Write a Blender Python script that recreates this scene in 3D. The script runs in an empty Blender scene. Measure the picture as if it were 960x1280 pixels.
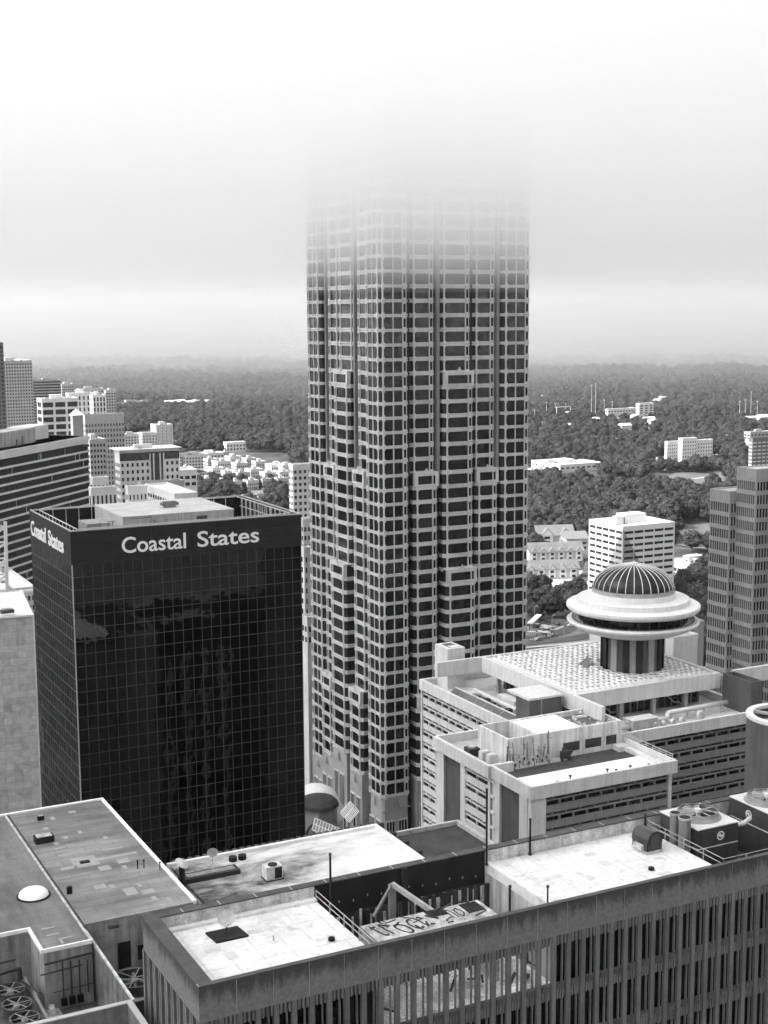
import bpy, math, random
from mathutils import Vector, Matrix
R = math.radians
random.seed(7)
scene = bpy.context.scene
COL = scene.collection
GROUND = -150.0          # the camera is the origin of heights: the street lies 150 m below it

# ---------------------------------------------------------------- camera
F_PX, CX, CY = 1752.38, 480.0, 640.0
PI_, RO_, YA_ = R(8.08243133), R(.36683019), R(26.93806174)
FW = Vector((math.sin(YA_)*math.cos(PI_), math.cos(YA_)*math.cos(PI_), -math.sin(PI_)))
RT = Vector((math.cos(YA_), -math.sin(YA_), 0.0))
DN = FW.cross(RT)
RV = math.cos(RO_)*RT + math.sin(RO_)*DN
DV = -math.sin(RO_)*RT + math.cos(RO_)*DN
def ray(x, y): return FW + RV*((x-CX)/F_PX) + DV*((y-CY)/F_PX)
def atZ(x, y, z): v = ray(x, y); return v*(z/v.z)
def atX(x, y, X): v = ray(x, y); return v*(X/v.x)
def atY(x, y, Y): v = ray(x, y); return v*(Y/v.y)
def atD(x, y, D): v = ray(x, y); return v*(D/math.hypot(v.x, v.y))
def cam_setup():
    cd = bpy.data.cameras.new('camera'); co = bpy.data.objects.new('camera', cd); COL.objects.link(co)
    cd.sensor_fit = 'VERTICAL'; cd.sensor_height = 24.0; cd.sensor_width = 18.0
    cd.lens = F_PX*24.0/1280.0
    cd.clip_start = 1.0; cd.clip_end = 60000.0
    m = Matrix((RV, -DV, -FW)).transposed().to_4x4()
    co.matrix_world = m
    scene.camera = co
cam_setup()

# ---------------------------------------------------------------- materials
MATS = {}
def nt(name):
    m = bpy.data.materials.new(name); m.use_nodes = True
    n = m.node_tree; n.nodes.clear()
    return m, n
def N(n, t, **kw):
    o = n.nodes.new(t)
    for k, v in kw.items():
        if k.startswith('i_'): o.inputs[k[2:].replace('_', ' ')].default_value = v
        else: setattr(o, k, v)
    return o
def mat(name, v, rough=.8, var=.12, scale=.25, streak=0., spots=0., spec=.3, fine=.0, bump=0., stretch=(1, 1, 1), metallic=0., bevel=False, tint=0.):
    """Grey surface: base value with broad blotches, fine grain, optional rain streaks and spots."""
    if name in MATS: return MATS[name]
    m, n = nt(name); L = n.links
    out = N(n, 'ShaderNodeOutputMaterial'); b = N(n, 'ShaderNodeBsdfPrincipled')
    b.inputs['Roughness'].default_value = rough; b.inputs['Specular IOR Level'].default_value = spec; b.inputs['Metallic'].default_value = metallic
    L.new(b.outputs[0], out.inputs[0])
    geo = N(n, 'ShaderNodeNewGeometry')
    mp = N(n, 'ShaderNodeMapping'); mp.inputs['Scale'].default_value = stretch; L.new(geo.outputs['Position'], mp.inputs[0])
    def noise(sc, det, src=mp.outputs[0], rough_=.6):
        q = N(n, 'ShaderNodeTexNoise'); q.inputs['Scale'].default_value = sc; q.inputs['Detail'].default_value = det; q.inputs['Roughness'].default_value = rough_
        L.new(src, q.inputs['Vector']); return q.outputs['Fac']
    def mr(src, a, b_, c, d, clamp=True):
        q = N(n, 'ShaderNodeMapRange'); q.clamp = clamp
        for i, x in zip((1, 2, 3, 4), (a, b_, c, d)): q.inputs[i].default_value = x
        L.new(src, q.inputs[0]); return q.outputs[0]
    def mul(a, b_):
        q = N(n, 'ShaderNodeMath', operation='MULTIPLY'); L.new(a, q.inputs[0])
        if isinstance(b_, (int, float)): q.inputs[1].default_value = b_
        else: L.new(b_, q.inputs[1])
        return q.outputs[0]
    fac = mr(noise(scale, 5), .3, .7, 1-var, 1+var, False)
    if fine: fac = mul(fac, mr(noise(scale*9, 4), .3, .7, 1-fine, 1+fine, False))
    if streak:
        ms = N(n, 'ShaderNodeMapping'); ms.inputs['Scale'].default_value = (1, 1, .07); L.new(geo.outputs['Position'], ms.inputs[0])
        fac = mul(fac, mr(noise(1.3, 6, ms.outputs[0]), .42, .66, 1, 1-streak))
    if spots:
        fac = mul(fac, mr(noise(scale*4.2, 7, rough_=.7), .55, .68, 1, 1-spots))
    v2 = mul(fac, v)
    cc = N(n, 'ShaderNodeCombineColor')
    for i in range(3): L.new(v2, cc.inputs[i])
    L.new(cc.outputs[0], b.inputs['Base Color'])
    if bump:
        bp = N(n, 'ShaderNodeBump'); bp.inputs['Strength'].default_value = bump; bp.inputs['Distance'].default_value = .1
        L.new(noise(scale*6, 4), bp.inputs['Height']); L.new(bp.outputs[0], b.inputs['Normal'])
    MATS[name] = m
    return m
def glass_mat(name, v=.012, rough=.06, wob=.02, wscale=.35, spec=.5, hi=1.9, nscale=.45, metal=0.):
    """Dark reflecting window glass with slightly warped panes."""
    m, n = nt(name); L = n.links
    out = N(n, 'ShaderNodeOutputMaterial'); b = N(n, 'ShaderNodeBsdfPrincipled')
    b.inputs['Roughness'].default_value = rough; b.inputs['Specular IOR Level'].default_value = spec
    L.new(b.outputs[0], out.inputs[0])
    geo = N(n, 'ShaderNodeNewGeometry')
    q = N(n, 'ShaderNodeTexNoise'); q.inputs['Scale'].default_value = nscale; L.new(geo.outputs['Position'], q.inputs['Vector'])
    b.inputs['Metallic'].default_value = metal
    r = N(n, 'ShaderNodeMapRange'); r.inputs[1].default_value = .35; r.inputs[2].default_value = .7; r.inputs[3].default_value = v*.5; r.inputs[4].default_value = v*hi
    L.new(q.outputs['Fac'], r.inputs[0])
    cc = N(n, 'ShaderNodeCombineColor')
    for i in range(3): L.new(r.outputs[0], cc.inputs[i])
    L.new(cc.outputs[0], b.inputs['Base Color'])
    if wob:
        w = N(n, 'ShaderNodeTexNoise'); w.inputs['Scale'].default_value = wscale; w.inputs['Detail'].default_value = 2; L.new(geo.outputs['Position'], w.inputs['Vector'])
        bp = N(n, 'ShaderNodeBump'); bp.inputs['Strength'].default_value = 1.0; bp.inputs['Distance'].default_value = wob
        L.new(w.outputs['Fac'], bp.inputs['Height']); L.new(bp.outputs[0], b.inputs['Normal'])
    MATS[name] = m
    return m

# ---------------------------------------------------------------- mesh builder
class MB:
    def __init__(s): s.v = []; s.f = []; s.m = []; s.cur = 0
    def quad(s, a, b, c, d):
        i = len(s.v); s.v += [tuple(a), tuple(b), tuple(c), tuple(d)]; s.f.append((i, i+1, i+2, i+3)); s.m.append(s.cur)
    def tri(s, a, b, c):
        i = len(s.v); s.v += [tuple(a), tuple(b), tuple(c)]; s.f.append((i, i+1, i+2)); s.m.append(s.cur)
    def prism(s, pts, z0, z1, top=True, bot=True):
        """vertical extrusion of a counter-clockwise outline"""
        n = len(pts); i = len(s.v)
        s.v += [(p[0], p[1], z0) for p in pts] + [(p[0], p[1], z1) for p in pts]
        for k in range(n):
            j = (k+1) % n; s.f.append((i+k, i+j, i+n+j, i+n+k)); s.m.append(s.cur)
        if top: s.f.append(tuple(i+n+k for k in range(n))); s.m.append(s.cur)
        if bot: s.f.append(tuple(i+n-1-k for k in range(n))); s.m.append(s.cur)
    def box(s, x0, x1, y0, y1, z0, z1, rot=0., c=None):
        if x0 > x1: x0, x1 = x1, x0
        if y0 > y1: y0, y1 = y1, y0
        if z0 > z1: z0, z1 = z1, z0
        p = [(x0, y0), (x1, y0), (x1, y1), (x0, y1)]
        if rot:
            cx, cy = c if c else ((x0+x1)/2, (y0+y1)/2); ca, sa = math.cos(rot), math.sin(rot)
            p = [(cx+(x-cx)*ca-(y-cy)*sa, cy+(x-cx)*sa+(y-cy)*ca) for x, y in p]
        s.prism(p, z0, z1)
    def beam(s, a, b, w, h=None, up=(0, 0, 1)):
        """rectangular bar from a to b"""
        a = Vector(a); b = Vector(b); h = h or w
        d = (b-a).normalized(); u = Vector(up)
        if abs(d.dot(u)) > .98: u = Vector((1, 0, 0))
        sx = d.cross(u).normalized()*w/2; sy = sx.cross(d).normalized()*h/2
        i = len(s.v)
        for q in (a, b):
            for k, l in ((-1, -1), (1, -1), (1, 1), (-1, 1)): s.v.append(tuple(q+sx*k+sy*l))
        for q in ((0, 1, 5, 4), (1, 2, 6, 5), (2, 3, 7, 6), (3, 0, 4, 7), (3, 2, 1, 0), (4, 5, 6, 7)):
            s.f.append(tuple(i+t for t in q)); s.m.append(s.cur)
    def tube(s, a, b, r, n=10, r2=None, cap=True):
        a = Vector(a); b = Vector(b); r2 = r if r2 is None else r2
        d = (b-a).normalized(); u = Vector((0, 0, 1)) if abs(d.z) < .95 else Vector((1, 0, 0))
        x = d.cross(u).normalized(); y = d.cross(x).normalized(); i = len(s.v)
        for q, rr in ((a, r), (b, r2)):
            for k in range(n):
                t = 2*math.pi*k/n; s.v.append(tuple(q+x*(math.cos(t)*rr)+y*(math.sin(t)*rr)))
        for k in range(n):
            j = (k+1) % n; s.f.append((i+k, i+n+k, i+n+j, i+j)); s.m.append(s.cur)
        if cap:
            s.f.append(tuple(i+k for k in range(n))); s.m.append(s.cur)
            s.f.append(tuple(i+n+n-1-k for k in range(n))); s.m.append(s.cur)
    def lathe(s, prof, c=(0, 0), n=48, closed=False):
        """profile of (radius, z) turned about the vertical line through c"""
        i = len(s.v); m = len(prof)
        for r, z in prof:
            for k in range(n):
                t = 2*math.pi*k/n; s.v.append((c[0]+r*math.cos(t), c[1]+r*math.sin(t), z))
        for a in range(m if closed else m-1):
            b = (a+1) % m
            for k in range(n):
                j = (k+1) % n; s.f.append((i+a*n+k, i+a*n+j, i+b*n+j, i+b*n+k)); s.m.append(s.cur)
    def mesh(s, name, mats, smooth=False):
        me = bpy.data.meshes.new(name); me.from_pydata(s.v, [], s.f)
        for x in (mats if isinstance(mats, (list, tuple)) else [mats]): me.materials.append(x)
        if any(s.m): me.polygons.foreach_set('material_index', s.m)
        if smooth: me.polygons.foreach_set('use_smooth', [True]*len(me.polygons))
        me.update(); return me
def link(name, me, parent=None, loc=None):
    o = bpy.data.objects.new(name, me); COL.objects.link(o)
    if parent is not None: o.parent = parent
    if loc is not None: o.location = loc
    return o
def thing(name, label, cat, loc, group=None, rz=0.):
    o = bpy.data.objects.new(name, None); COL.objects.link(o); o.empty_display_size = 1
    o.location = loc; o.rotation_euler = (0, 0, rz)
    o['label'] = label; o['category'] = cat
    if group: o['group'] = group
    return o
def part(name, mb, mats, root, smooth=False, world=True, label=None, top=None):
    """a part whose vertices were written in world coordinates (world=True) or in its thing's own frame;
    top: the thing above, when root is itself a part sitting at the same origin"""
    o = link(name, mb.mesh(name, mats, smooth), root)
    if world and top is None: o.location = -root.location
    if label: o['label'] = label
    return o
def tag(o, label, cat, group=None):
    o['label'] = label; o['category'] = cat
    if group: o['group'] = group
    return o
def structure(name, mb, mats, smooth=False):
    o = link(name, mb.mesh(name, mats, smooth)); o['kind'] = 'structure'; return o
def copy_tree(root, loc, rz=None, label=None, group=None, scale=None):
    kids = {}
    for o in bpy.data.objects:
        if o.parent: kids.setdefault(o.parent.name, []).append(o)
    def rec(o, par):
        c = o.copy(); COL.objects.link(c)
        if par is not None: c.parent = par; c.matrix_parent_inverse = o.matrix_parent_inverse.copy()
        for k in kids.get(o.name, []): rec(k, c)
        return c
    r = rec(root, None); r.location = loc
    if rz is not None: r.rotation_euler = (0, 0, rz)
    if scale: r.scale = scale if isinstance(scale, (tuple, list)) else (scale,)*3
    if label: r['label'] = label
    if group: r['group'] = group
    return r

class Panes:
    """windows of one building: the 100 nearest the camera are parts of their own, the rest one part"""
    def __init__(s, root, m, name='window', cap=100): s.root = root; s.m = m; s.items = []; s.name = name; s.cap = cap
    def add(s, fn, c): s.items.append((Vector(c).length, fn, c))
    def box(s, x0, x1, y0, y1, z0, z1, rot=0., c=None):
        s.add(lambda mb: mb.box(x0, x1, y0, y1, z0, z1, rot, c), ((x0+x1)/2, (y0+y1)/2, (z0+z1)/2))
    def quadbox(s, p, q, d, z0, z1):
        """upright slab from plan point p to q, thickness d to the outside (left normal)"""
        t = (Vector(q)-Vector(p)).normalized(); nn = Vector((t.y, -t.x))*d
        pts = [(p[0]+nn.x, p[1]+nn.y), (q[0]+nn.x, q[1]+nn.y), (q[0], q[1]), (p[0], p[1])]
        s.add(lambda mb: mb.prism(pts, z0, z1), ((p[0]+q[0])/2, (p[1]+q[1])/2, (z0+z1)/2))
    def finish(s):
        s.items.sort(key=lambda t: t[0])
        n = len(s.items) if len(s.items) <= s.cap else s.cap
        for d, fn, c in s.items[:n]:
            mb = MB(); fn(mb); part(s.name, mb, s.m, s.root)
        if s.items[n:]:
            mb = MB()
            for d, fn, c in s.items[n:]: fn(mb)
            o = part(s.name, mb, s.m, s.root); o['kind'] = 'stuff'
EXPOSURE = 2.28
HAZE = 2.2e-5
CLOUD_TOP = 60
MIST = [(1800, .00014), (2300, .00026), (2800, .0005), (3200, .0008), (3800, .0012)]
CLOUD = [(5,.0016),(9,.0022),(13,.0027),(17,.003),(22,.003),(28,.003),(35,.0026)]
# ---------------------------------------------------------------- light: a dull overcast day, brighter from the left
SUN_AZ, SUN_EL = R(-80), R(44)       # azimuth from +Y towards +X
w = bpy.data.worlds.new('World'); scene.world = w; w.use_nodes = True
n = w.node_tree; n.nodes.clear()
sky = n.nodes.new('ShaderNodeTexSky'); sky.sky_type = 'NISHITA'; sky.sun_disc = False
sky.sun_elevation = SUN_EL; sky.sun_rotation = SUN_AZ; sky.dust_density = 4.0; sky.air_density = 1.0; sky.ozone_density = 1.0
bw = n.nodes.new('ShaderNodeRGBToBW'); bg = n.nodes.new('ShaderNodeBackground'); wo = n.nodes.new('ShaderNodeOutputWorld')
bg.inputs[1].default_value = .08
n.links.new(sky.outputs[0], bw.inputs[0]); n.links.new(bw.outputs[0], bg.inputs[0]); n.links.new(bg.outputs[0], wo.inputs[0])
ld = bpy.data.lights.new('sun', 'SUN'); ld.energy = 1.5; ld.angle = R(14); ld.color = (1, 1, 1)
so = bpy.data.objects.new('sun', ld); COL.objects.link(so)
sd = Vector((math.sin(SUN_AZ)*math.cos(SUN_EL), math.cos(SUN_AZ)*math.cos(SUN_EL), math.sin(SUN_EL)))
so.rotation_euler = (-sd).to_track_quat('-Z', 'Y').to_euler()
scene.view_settings.view_transform = 'Standard'; scene.view_settings.look = 'None'
scene.view_settings.exposure = EXPOSURE; scene.view_settings.gamma = 1.0; scene.view_settings.use_curve_mapping = False
cy = scene.cycles
cy.max_bounces = 14; cy.diffuse_bounces = 3; cy.glossy_bounces = 3; cy.transparent_max_bounces = 8; cy.volume_bounces = 12
cy.use_denoising = True
try: cy.denoiser = 'OPENIMAGEDENOISE'
except Exception: pass
cy.use_adaptive_sampling = True; cy.adaptive_threshold = .015
cy.sample_clamp_indirect = 6.0
cy.caustics_reflective = False; cy.caustics_refractive = False

def volume_mat(name, dens, col=1.0, an=.0):
    m, n = nt(name)
    out = N(n, 'ShaderNodeOutputMaterial'); p = N(n, 'ShaderNodeVolumePrincipled')
    p.inputs['Color'].default_value = (col, col, col, 1); p.inputs['Density'].default_value = dens
    p.inputs['Anisotropy'].default_value = an
    n.links.new(p.outputs[0], out.inputs['Volume'])
    try: m.cycles.homogeneous_volume = True
    except Exception: pass
    return m
def make_air():
    mb = MB(); mb.box(-4000, 9000, -3000, 9500, GROUND-60, 125)
    o = link('haze', mb.mesh('haze', volume_mat('haze_air', HAZE))); o['kind'] = 'stuff'
    # the cloud deck: nested closed layers, each a little higher and adding to the one below, so that the cloud
    # thickens upwards; its underside sags to the ground far away
    for k, (zb, dn) in enumerate(CLOUD):
        mb = MB()
        # underside heights by distance along the view
        rings = [(-700, zb), (400, zb), (500+62*k, zb)]
        vx = Vector((math.sin(YA_), math.cos(YA_))); px = Vector((math.cos(YA_), -math.sin(YA_)))
        W = 2400; T = CLOUD_TOP - k*.5; i = 0
        low = []; 
        for t, z in rings:
            for s_ in (-W, W):
                q = vx*t*.97 + px*s_; low.append((q.x, q.y, z))
        nn_ = len(rings)
        mb.v = low + [(x, y, T) for x, y, z in low]
        o_ = 2*nn_
        for a in range(nn_-1):
            mb.f.append((2*a, 2*a+2, 2*a+3, 2*a+1)); mb.f.append((o_+2*a, o_+2*a+1, o_+2*a+3, o_+2*a+2))
            mb.f.append((2*a, o_+2*a, o_+2*a+2, 2*a+2)); mb.f.append((2*a+1, 2*a+3, o_+2*a+3, o_+2*a+1))
        mb.f.append((0, 1, o_+1, o_)); e = 2*nn_-2; mb.f.append((e, o_+e, o_+e+1, e+1))
        mb.m = [0]*len(mb.f)
        o = link('low_cloud', mb.mesh('low_cloud', volume_mat('cloud_%d' % k, dn, an=.4))); o['kind'] = 'stuff'
    # banks of mist lying on the far hills, each farther one thicker
    for k, (r0, dn) in enumerate(MIST):
        mb = MB(); vx = Vector((math.sin(YA_), math.cos(YA_))); px = Vector((math.cos(YA_), -math.sin(YA_))); n_ = 72; T = (60, 110, 180, 270, 380)[k]
        ring = []
        for i in range(n_+1):
            a = YA_+R(-178+356*i/n_); ring.append((math.sin(a), math.cos(a)))
        for (sx_, sy_) in ring: mb.v += [(sx_*(r0-300), sy_*(r0-300), T), (sx_*(r0+350), sy_*(r0+350), GROUND-50), (sx_*(8800+k), sy_*(8800+k), GROUND-50), (sx_*(8800+k), sy_*(8800+k), T)]
        for i in range(n_):
            a = 4*i; b = a+4
            for q in ((0, 1), (1, 2), (2, 3), (3, 0)): mb.f.append((a+q[0], a+q[1], b+q[1], b+q[0])); mb.m.append(0)
        mb.f += [(0, 3, 2, 1), (4*n_, 4*n_+1, 4*n_+2, 4*n_+3)]; mb.m += [0, 0]
        o = link('mist_bank', mb.mesh('mist_bank', volume_mat('mist_%d' % k, dn, col=.8, an=.45))); o['kind'] = 'stuff'
# ---------------------------------------------------------------- the tall stepped tower in the cloud
def make_tower():
    X0, Y0 = 166.6, 330.0
    FH = 3.85; ZB = -73.85; C = .85
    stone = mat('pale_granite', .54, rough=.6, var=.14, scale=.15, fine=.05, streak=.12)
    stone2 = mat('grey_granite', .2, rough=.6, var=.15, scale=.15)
    dark = mat('dark_slot', .02, rough=.4, var=.3)
    gl = glass_mat('tower_glass', .09, rough=.12, wob=.012, wscale=.5, spec=.3, hi=1.5, nscale=.7, metal=.92)
    gs = glass_mat('tower_small_glass', .02, rough=.2, wob=.0, spec=.25, metal=.5)
    root = thing('office_tower', 'tall stepped office tower with pale granite bands and dark windows vanishing up into the cloud', 'skyscraper', (189, 353, GROUND))
    def W(face, a, o): return (X0+a, Y0+o) if face == 'R' else (X0+o, Y0+a)
    def out(face, pts):
        q = [W(face, a, o) for a, o in pts]
        return q if face == 'R' else q[::-1]
    L = 47.1
    core = MB()
    core.prism([(X0+3, Y0+3), (X0+L-3, Y0+3), (X0+L-3, Y0+L-3), (X0+3, Y0+L-3)], GROUND, 52)
    part('core', core, dark, root)
    panes = Panes(root, gl); small = Panes(root, gs, 'small_window', 0)
    # bays: name, a0, a1, list of (z below which, offset)
    ztop = 50
    zB1, zAC1, zB2, zAC2 = ZB+14*FH, ZB+7*FH, ZB, ZB-9*FH
    bays = [('D', 0, 8.9, [(ztop, 0.)]),
            ('A', 10.4, 18.1, [(ztop, 2.2), (zAC1+FH, .45), (zAC2+FH, -1.3)]),
            ('B', 19.4, 29.0, [(ztop, 1.7), (zB1+FH, 0.), (zB2+FH, -1.7)]),
            ('C', 29.8, 37.2, [(ztop, 2.2), (zAC1+FH, .45), (zAC2+FH, -1.3)]),
            ('E', 37.9, L, [(ztop, 0.)])]
    base_z = {'D': ZB-15*FH, 'E': ZB-15*FH, 'A': ZB-14*FH, 'C': ZB-14*FH, 'B': ZB-13*FH}
    for face in 'RL':
        for nm, a0, a1, zones in bays:
            if nm == 'D' and face == 'L': corner = True
            else: corner = nm == 'D'
            for zi, (zt, off) in enumerate(zones):
                zb = zones[zi+1][0] if zi+1 < len(zones) else base_z[nm]
                if nm in 'DE': zb = base_z[nm]
                wall = MB(); groove = MB()
                def outline(ins, o=off):
                    return [(a0+ins*.6, 4.), (a0+ins*.6, o+C+ins*.4), (a0+C+ins*.4, o+ins), (a1-C-ins*.4, o+ins), (a1-ins*.6, o+C+ins*.4), (a1-ins*.6, 4.)]
                def cout(ins):   # the corner bay shared by both faces
                    w = 8.9
                    return [(ins*.6, C+ins*.4), (C+ins*.4, ins), (w-C-ins*.4, ins), (w-ins*.6, C+ins*.4), (w-ins*.6, w-ins), (w-ins, w-ins*.6), (C+ins*.4, w-ins*.6), (ins, w-C-ins*.4)]
                oo = (lambda ins: cout(ins)) if nm == 'D' else outline
                if nm == 'D' and face == 'L': oo = None
                k0 = math.ceil((zb-ZB)/FH-1e-6); k1 = math.floor((zt-ZB)/FH+1e-6)
                hs = .4 if nm in 'DE' else .54
                if oo:
                    wall_in = MB(); wall_in.prism(out(face, oo(.3)), zb, zt); part('inner_wall', wall_in, dark, root)
                for k in range(k0, k1+1):
                    z = ZB+k*FH
                    if z > zt-1 and zi > 0: continue
                    if oo:
                        wall.prism(out(face, oo(0)), z-hs, z-.11); wall.prism(out(face, oo(0)), z+.11, z+hs)
                        wall.prism(out(face, oo(.24)), z-.11, z+.11)
                    # square blocks where piers meet the band
                    for ac in ((a0+C+.12), (a1-C-.95)):
                        p = [(ac-.1, off-.12), (ac+.95 if ac > a0+3 else ac+.6, off-.12), (ac+.95 if ac > a0+3 else ac+.6, off+.3), (ac-.1, off+.3)]
                        wall.prism(out(face, p), z-.8, z-.1); wall.prism(out(face, p), z+.1, z+.8)
                    if k == k1 and zi == 0: continue
                    # panes and small windows up to next band
                    za, zc = z+hs+.02, z+FH-hs-.02
                    if zc > zt+.1: continue
                    a = a0+C+.55; b = a1-C-1.15
                    def pane(p, q, o, P):
                        o = o+random.uniform(-.03, .03)
                        P.quadbox(*( (W(face, p, o), W(face, q, o)) if face == 'R' else (W(face, q, o), W(face, p, o)) ), .03, za, zc)
                    if nm in 'DE':
                        mid = (a+b)/2
                        pane(a+.05, mid-.16, off+.22, panes); pane(mid+.16, b-.05, off+.22, panes)
                    else: pane(a+.05, b-.05, off+.22, panes)
                    # flat small pane near the far end
                    pane(b+.38, a1-C-.05, off+.26, small)
                # piers
                a = a0+C+.12; b = a1-C-1.15
                piers = [(a, a+.34), (b, b+.28), (a1-C-.08, a1-C+.06)]
                if nm in 'DE': m = ((a0+C+.55)+b)/2; piers.append((m-.12, m+.12))
                for p, q in piers: wall.prism(out(face, [(p, off-.02), (q, off-.02), (q, off+.3), (p, off+.3)]), zb+.1, zt-.1 if zi else zt)
                part('facade_bay', wall, stone, root)
                # setback cell with a small gable on top of each projecting zone
                if zi > 0:
                    cb = MB(); z = zt-FH
                    e0, e1 = a0+.2, a1-.2
                    def bx(p, q, o0, o1, z0, z1): cb.prism(out(face, [(p, o0), (q, o0), (q, o1), (p, o1)]), z0, z1)
                    bx(e0, e0+.8, off-.12, off+1.2, z+.5, z+3.2); bx(e1-.8, e1, off-.15, off+1.2, z+.3, z+3.2)
                    bx(e0, e1, off-.12, off+2.4, z+3.2, z+4.2); bx(e0+.8, e1-.8, off-.1, off+.9, z+.5, z+.9)
                    m = (e0+e1)/2
                    bx(m-.9, m+.9, off-.25, off+.3, z+4.2, z+4.45); bx(m-.45, m+.45, off-.25, off+.2, z+4.45, z+4.8); bx(m-.15, m+.15, off-.25, off+.1, z+4.8, z+5.3)
                    bx(m-.9, m+.9, off-.28, off-.12, z+3.3, z+4.1)
                    part('balcony', cb, stone, root)
            # stone foot of the bay
            if not (nm == 'D' and face == 'L'):
                st = MB(); o = zones[-1][1]
                if nm == 'D': st.prism(out(face, [(.2, C), (C, .2), (8.4-C, .2), (8.4, C), (8.4, 8.4), (C, 8.4), (.2, 8.4-C)]), GROUND, base_z[nm]-.5)
                else: st.prism(out(face, [(a0, 4), (a0, o+.2), (a1, o+.2), (a1, 4)]), GROUND, base_z[nm]-.5)
                zz = base_z[nm]
                for z in (zz-4, ): st.prism(out(face, [(a0+.1, o+.12), (a1-.1, o+.12), (a1-.1, o+1), (a0+.1, o+1)]), z-.12, z+.12)
                part('stone_foot', st, mat('foot_granite', .33, rough=.7, var=.14, scale=.2, fine=.08), root)
            o = zones[-1][1]
            dk = MB(); zz = base_z[nm]
            m = (a0+a1)/2
            # triangular ornament and tall slit windows
            for s_ in (-1, 1):
                q = m+s_*1.9
                dk.prism(out(face, [(q-1.2, o+.05), (q+1.2, o+.05), (q+1.2, o+.4), (q-1.2, o+.4)]), max(GROUND+6, zz-16.5), zz-7.6)
            part('foot_window', dk, gs, root)
            fr = MB()
            for s_ in (-1, 1):
                q = m+s_*1.9
                for t in (-1.3, -.45, .45, 1.3): fr.prism(out(face, [(q+t-.09, o-.06), (q+t+.09, o-.06), (q+t+.09, o+.3), (q+t-.09, o+.3)]), max(GROUND+6, zz-16.5), zz-7.4)
                fr.prism(out(face, [(q-1.5, o-.1), (q+1.5, o-.1), (q+1.5, o+.3), (q-1.5, o+.3)]), zz-7.5, zz-7.1)
            w0 = W(face, m-.8, o-.1); w1 = W(face, m+.8, o-.1); w2 = W(face, m, o-.1)
            part('window_frame', fr, stone, root)
            orn = MB(); t3 = W(face, m, o-.55)
            orn.tri((*w0, zz-3.4), (*t3, zz-3.4), (*w2, zz-.9)); orn.tri((*t3, zz-3.4), (*w1, zz-3.4), (*w2, zz-.9)); orn.tri((*w0, zz-3.4), (*w1, zz-3.4), (*t3, zz-3.4))
            part('ornament', orn, stone2, root)
        # grey return walls in the recesses
        gr = MB()
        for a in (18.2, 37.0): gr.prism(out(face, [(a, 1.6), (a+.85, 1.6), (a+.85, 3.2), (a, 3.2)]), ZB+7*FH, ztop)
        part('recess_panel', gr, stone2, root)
    panes.finish(); small.finish()
    # flat crown lost in the cloud
    cr = MB(); cr.box(X0+4, X0+L-4, Y0+4, Y0+L-4, 52, 55); cr.box(X0+10, X0+L-10, Y0+10, Y0+L-10, 55, 58); part('crown', cr, stone, root)
make_tower()
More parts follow.
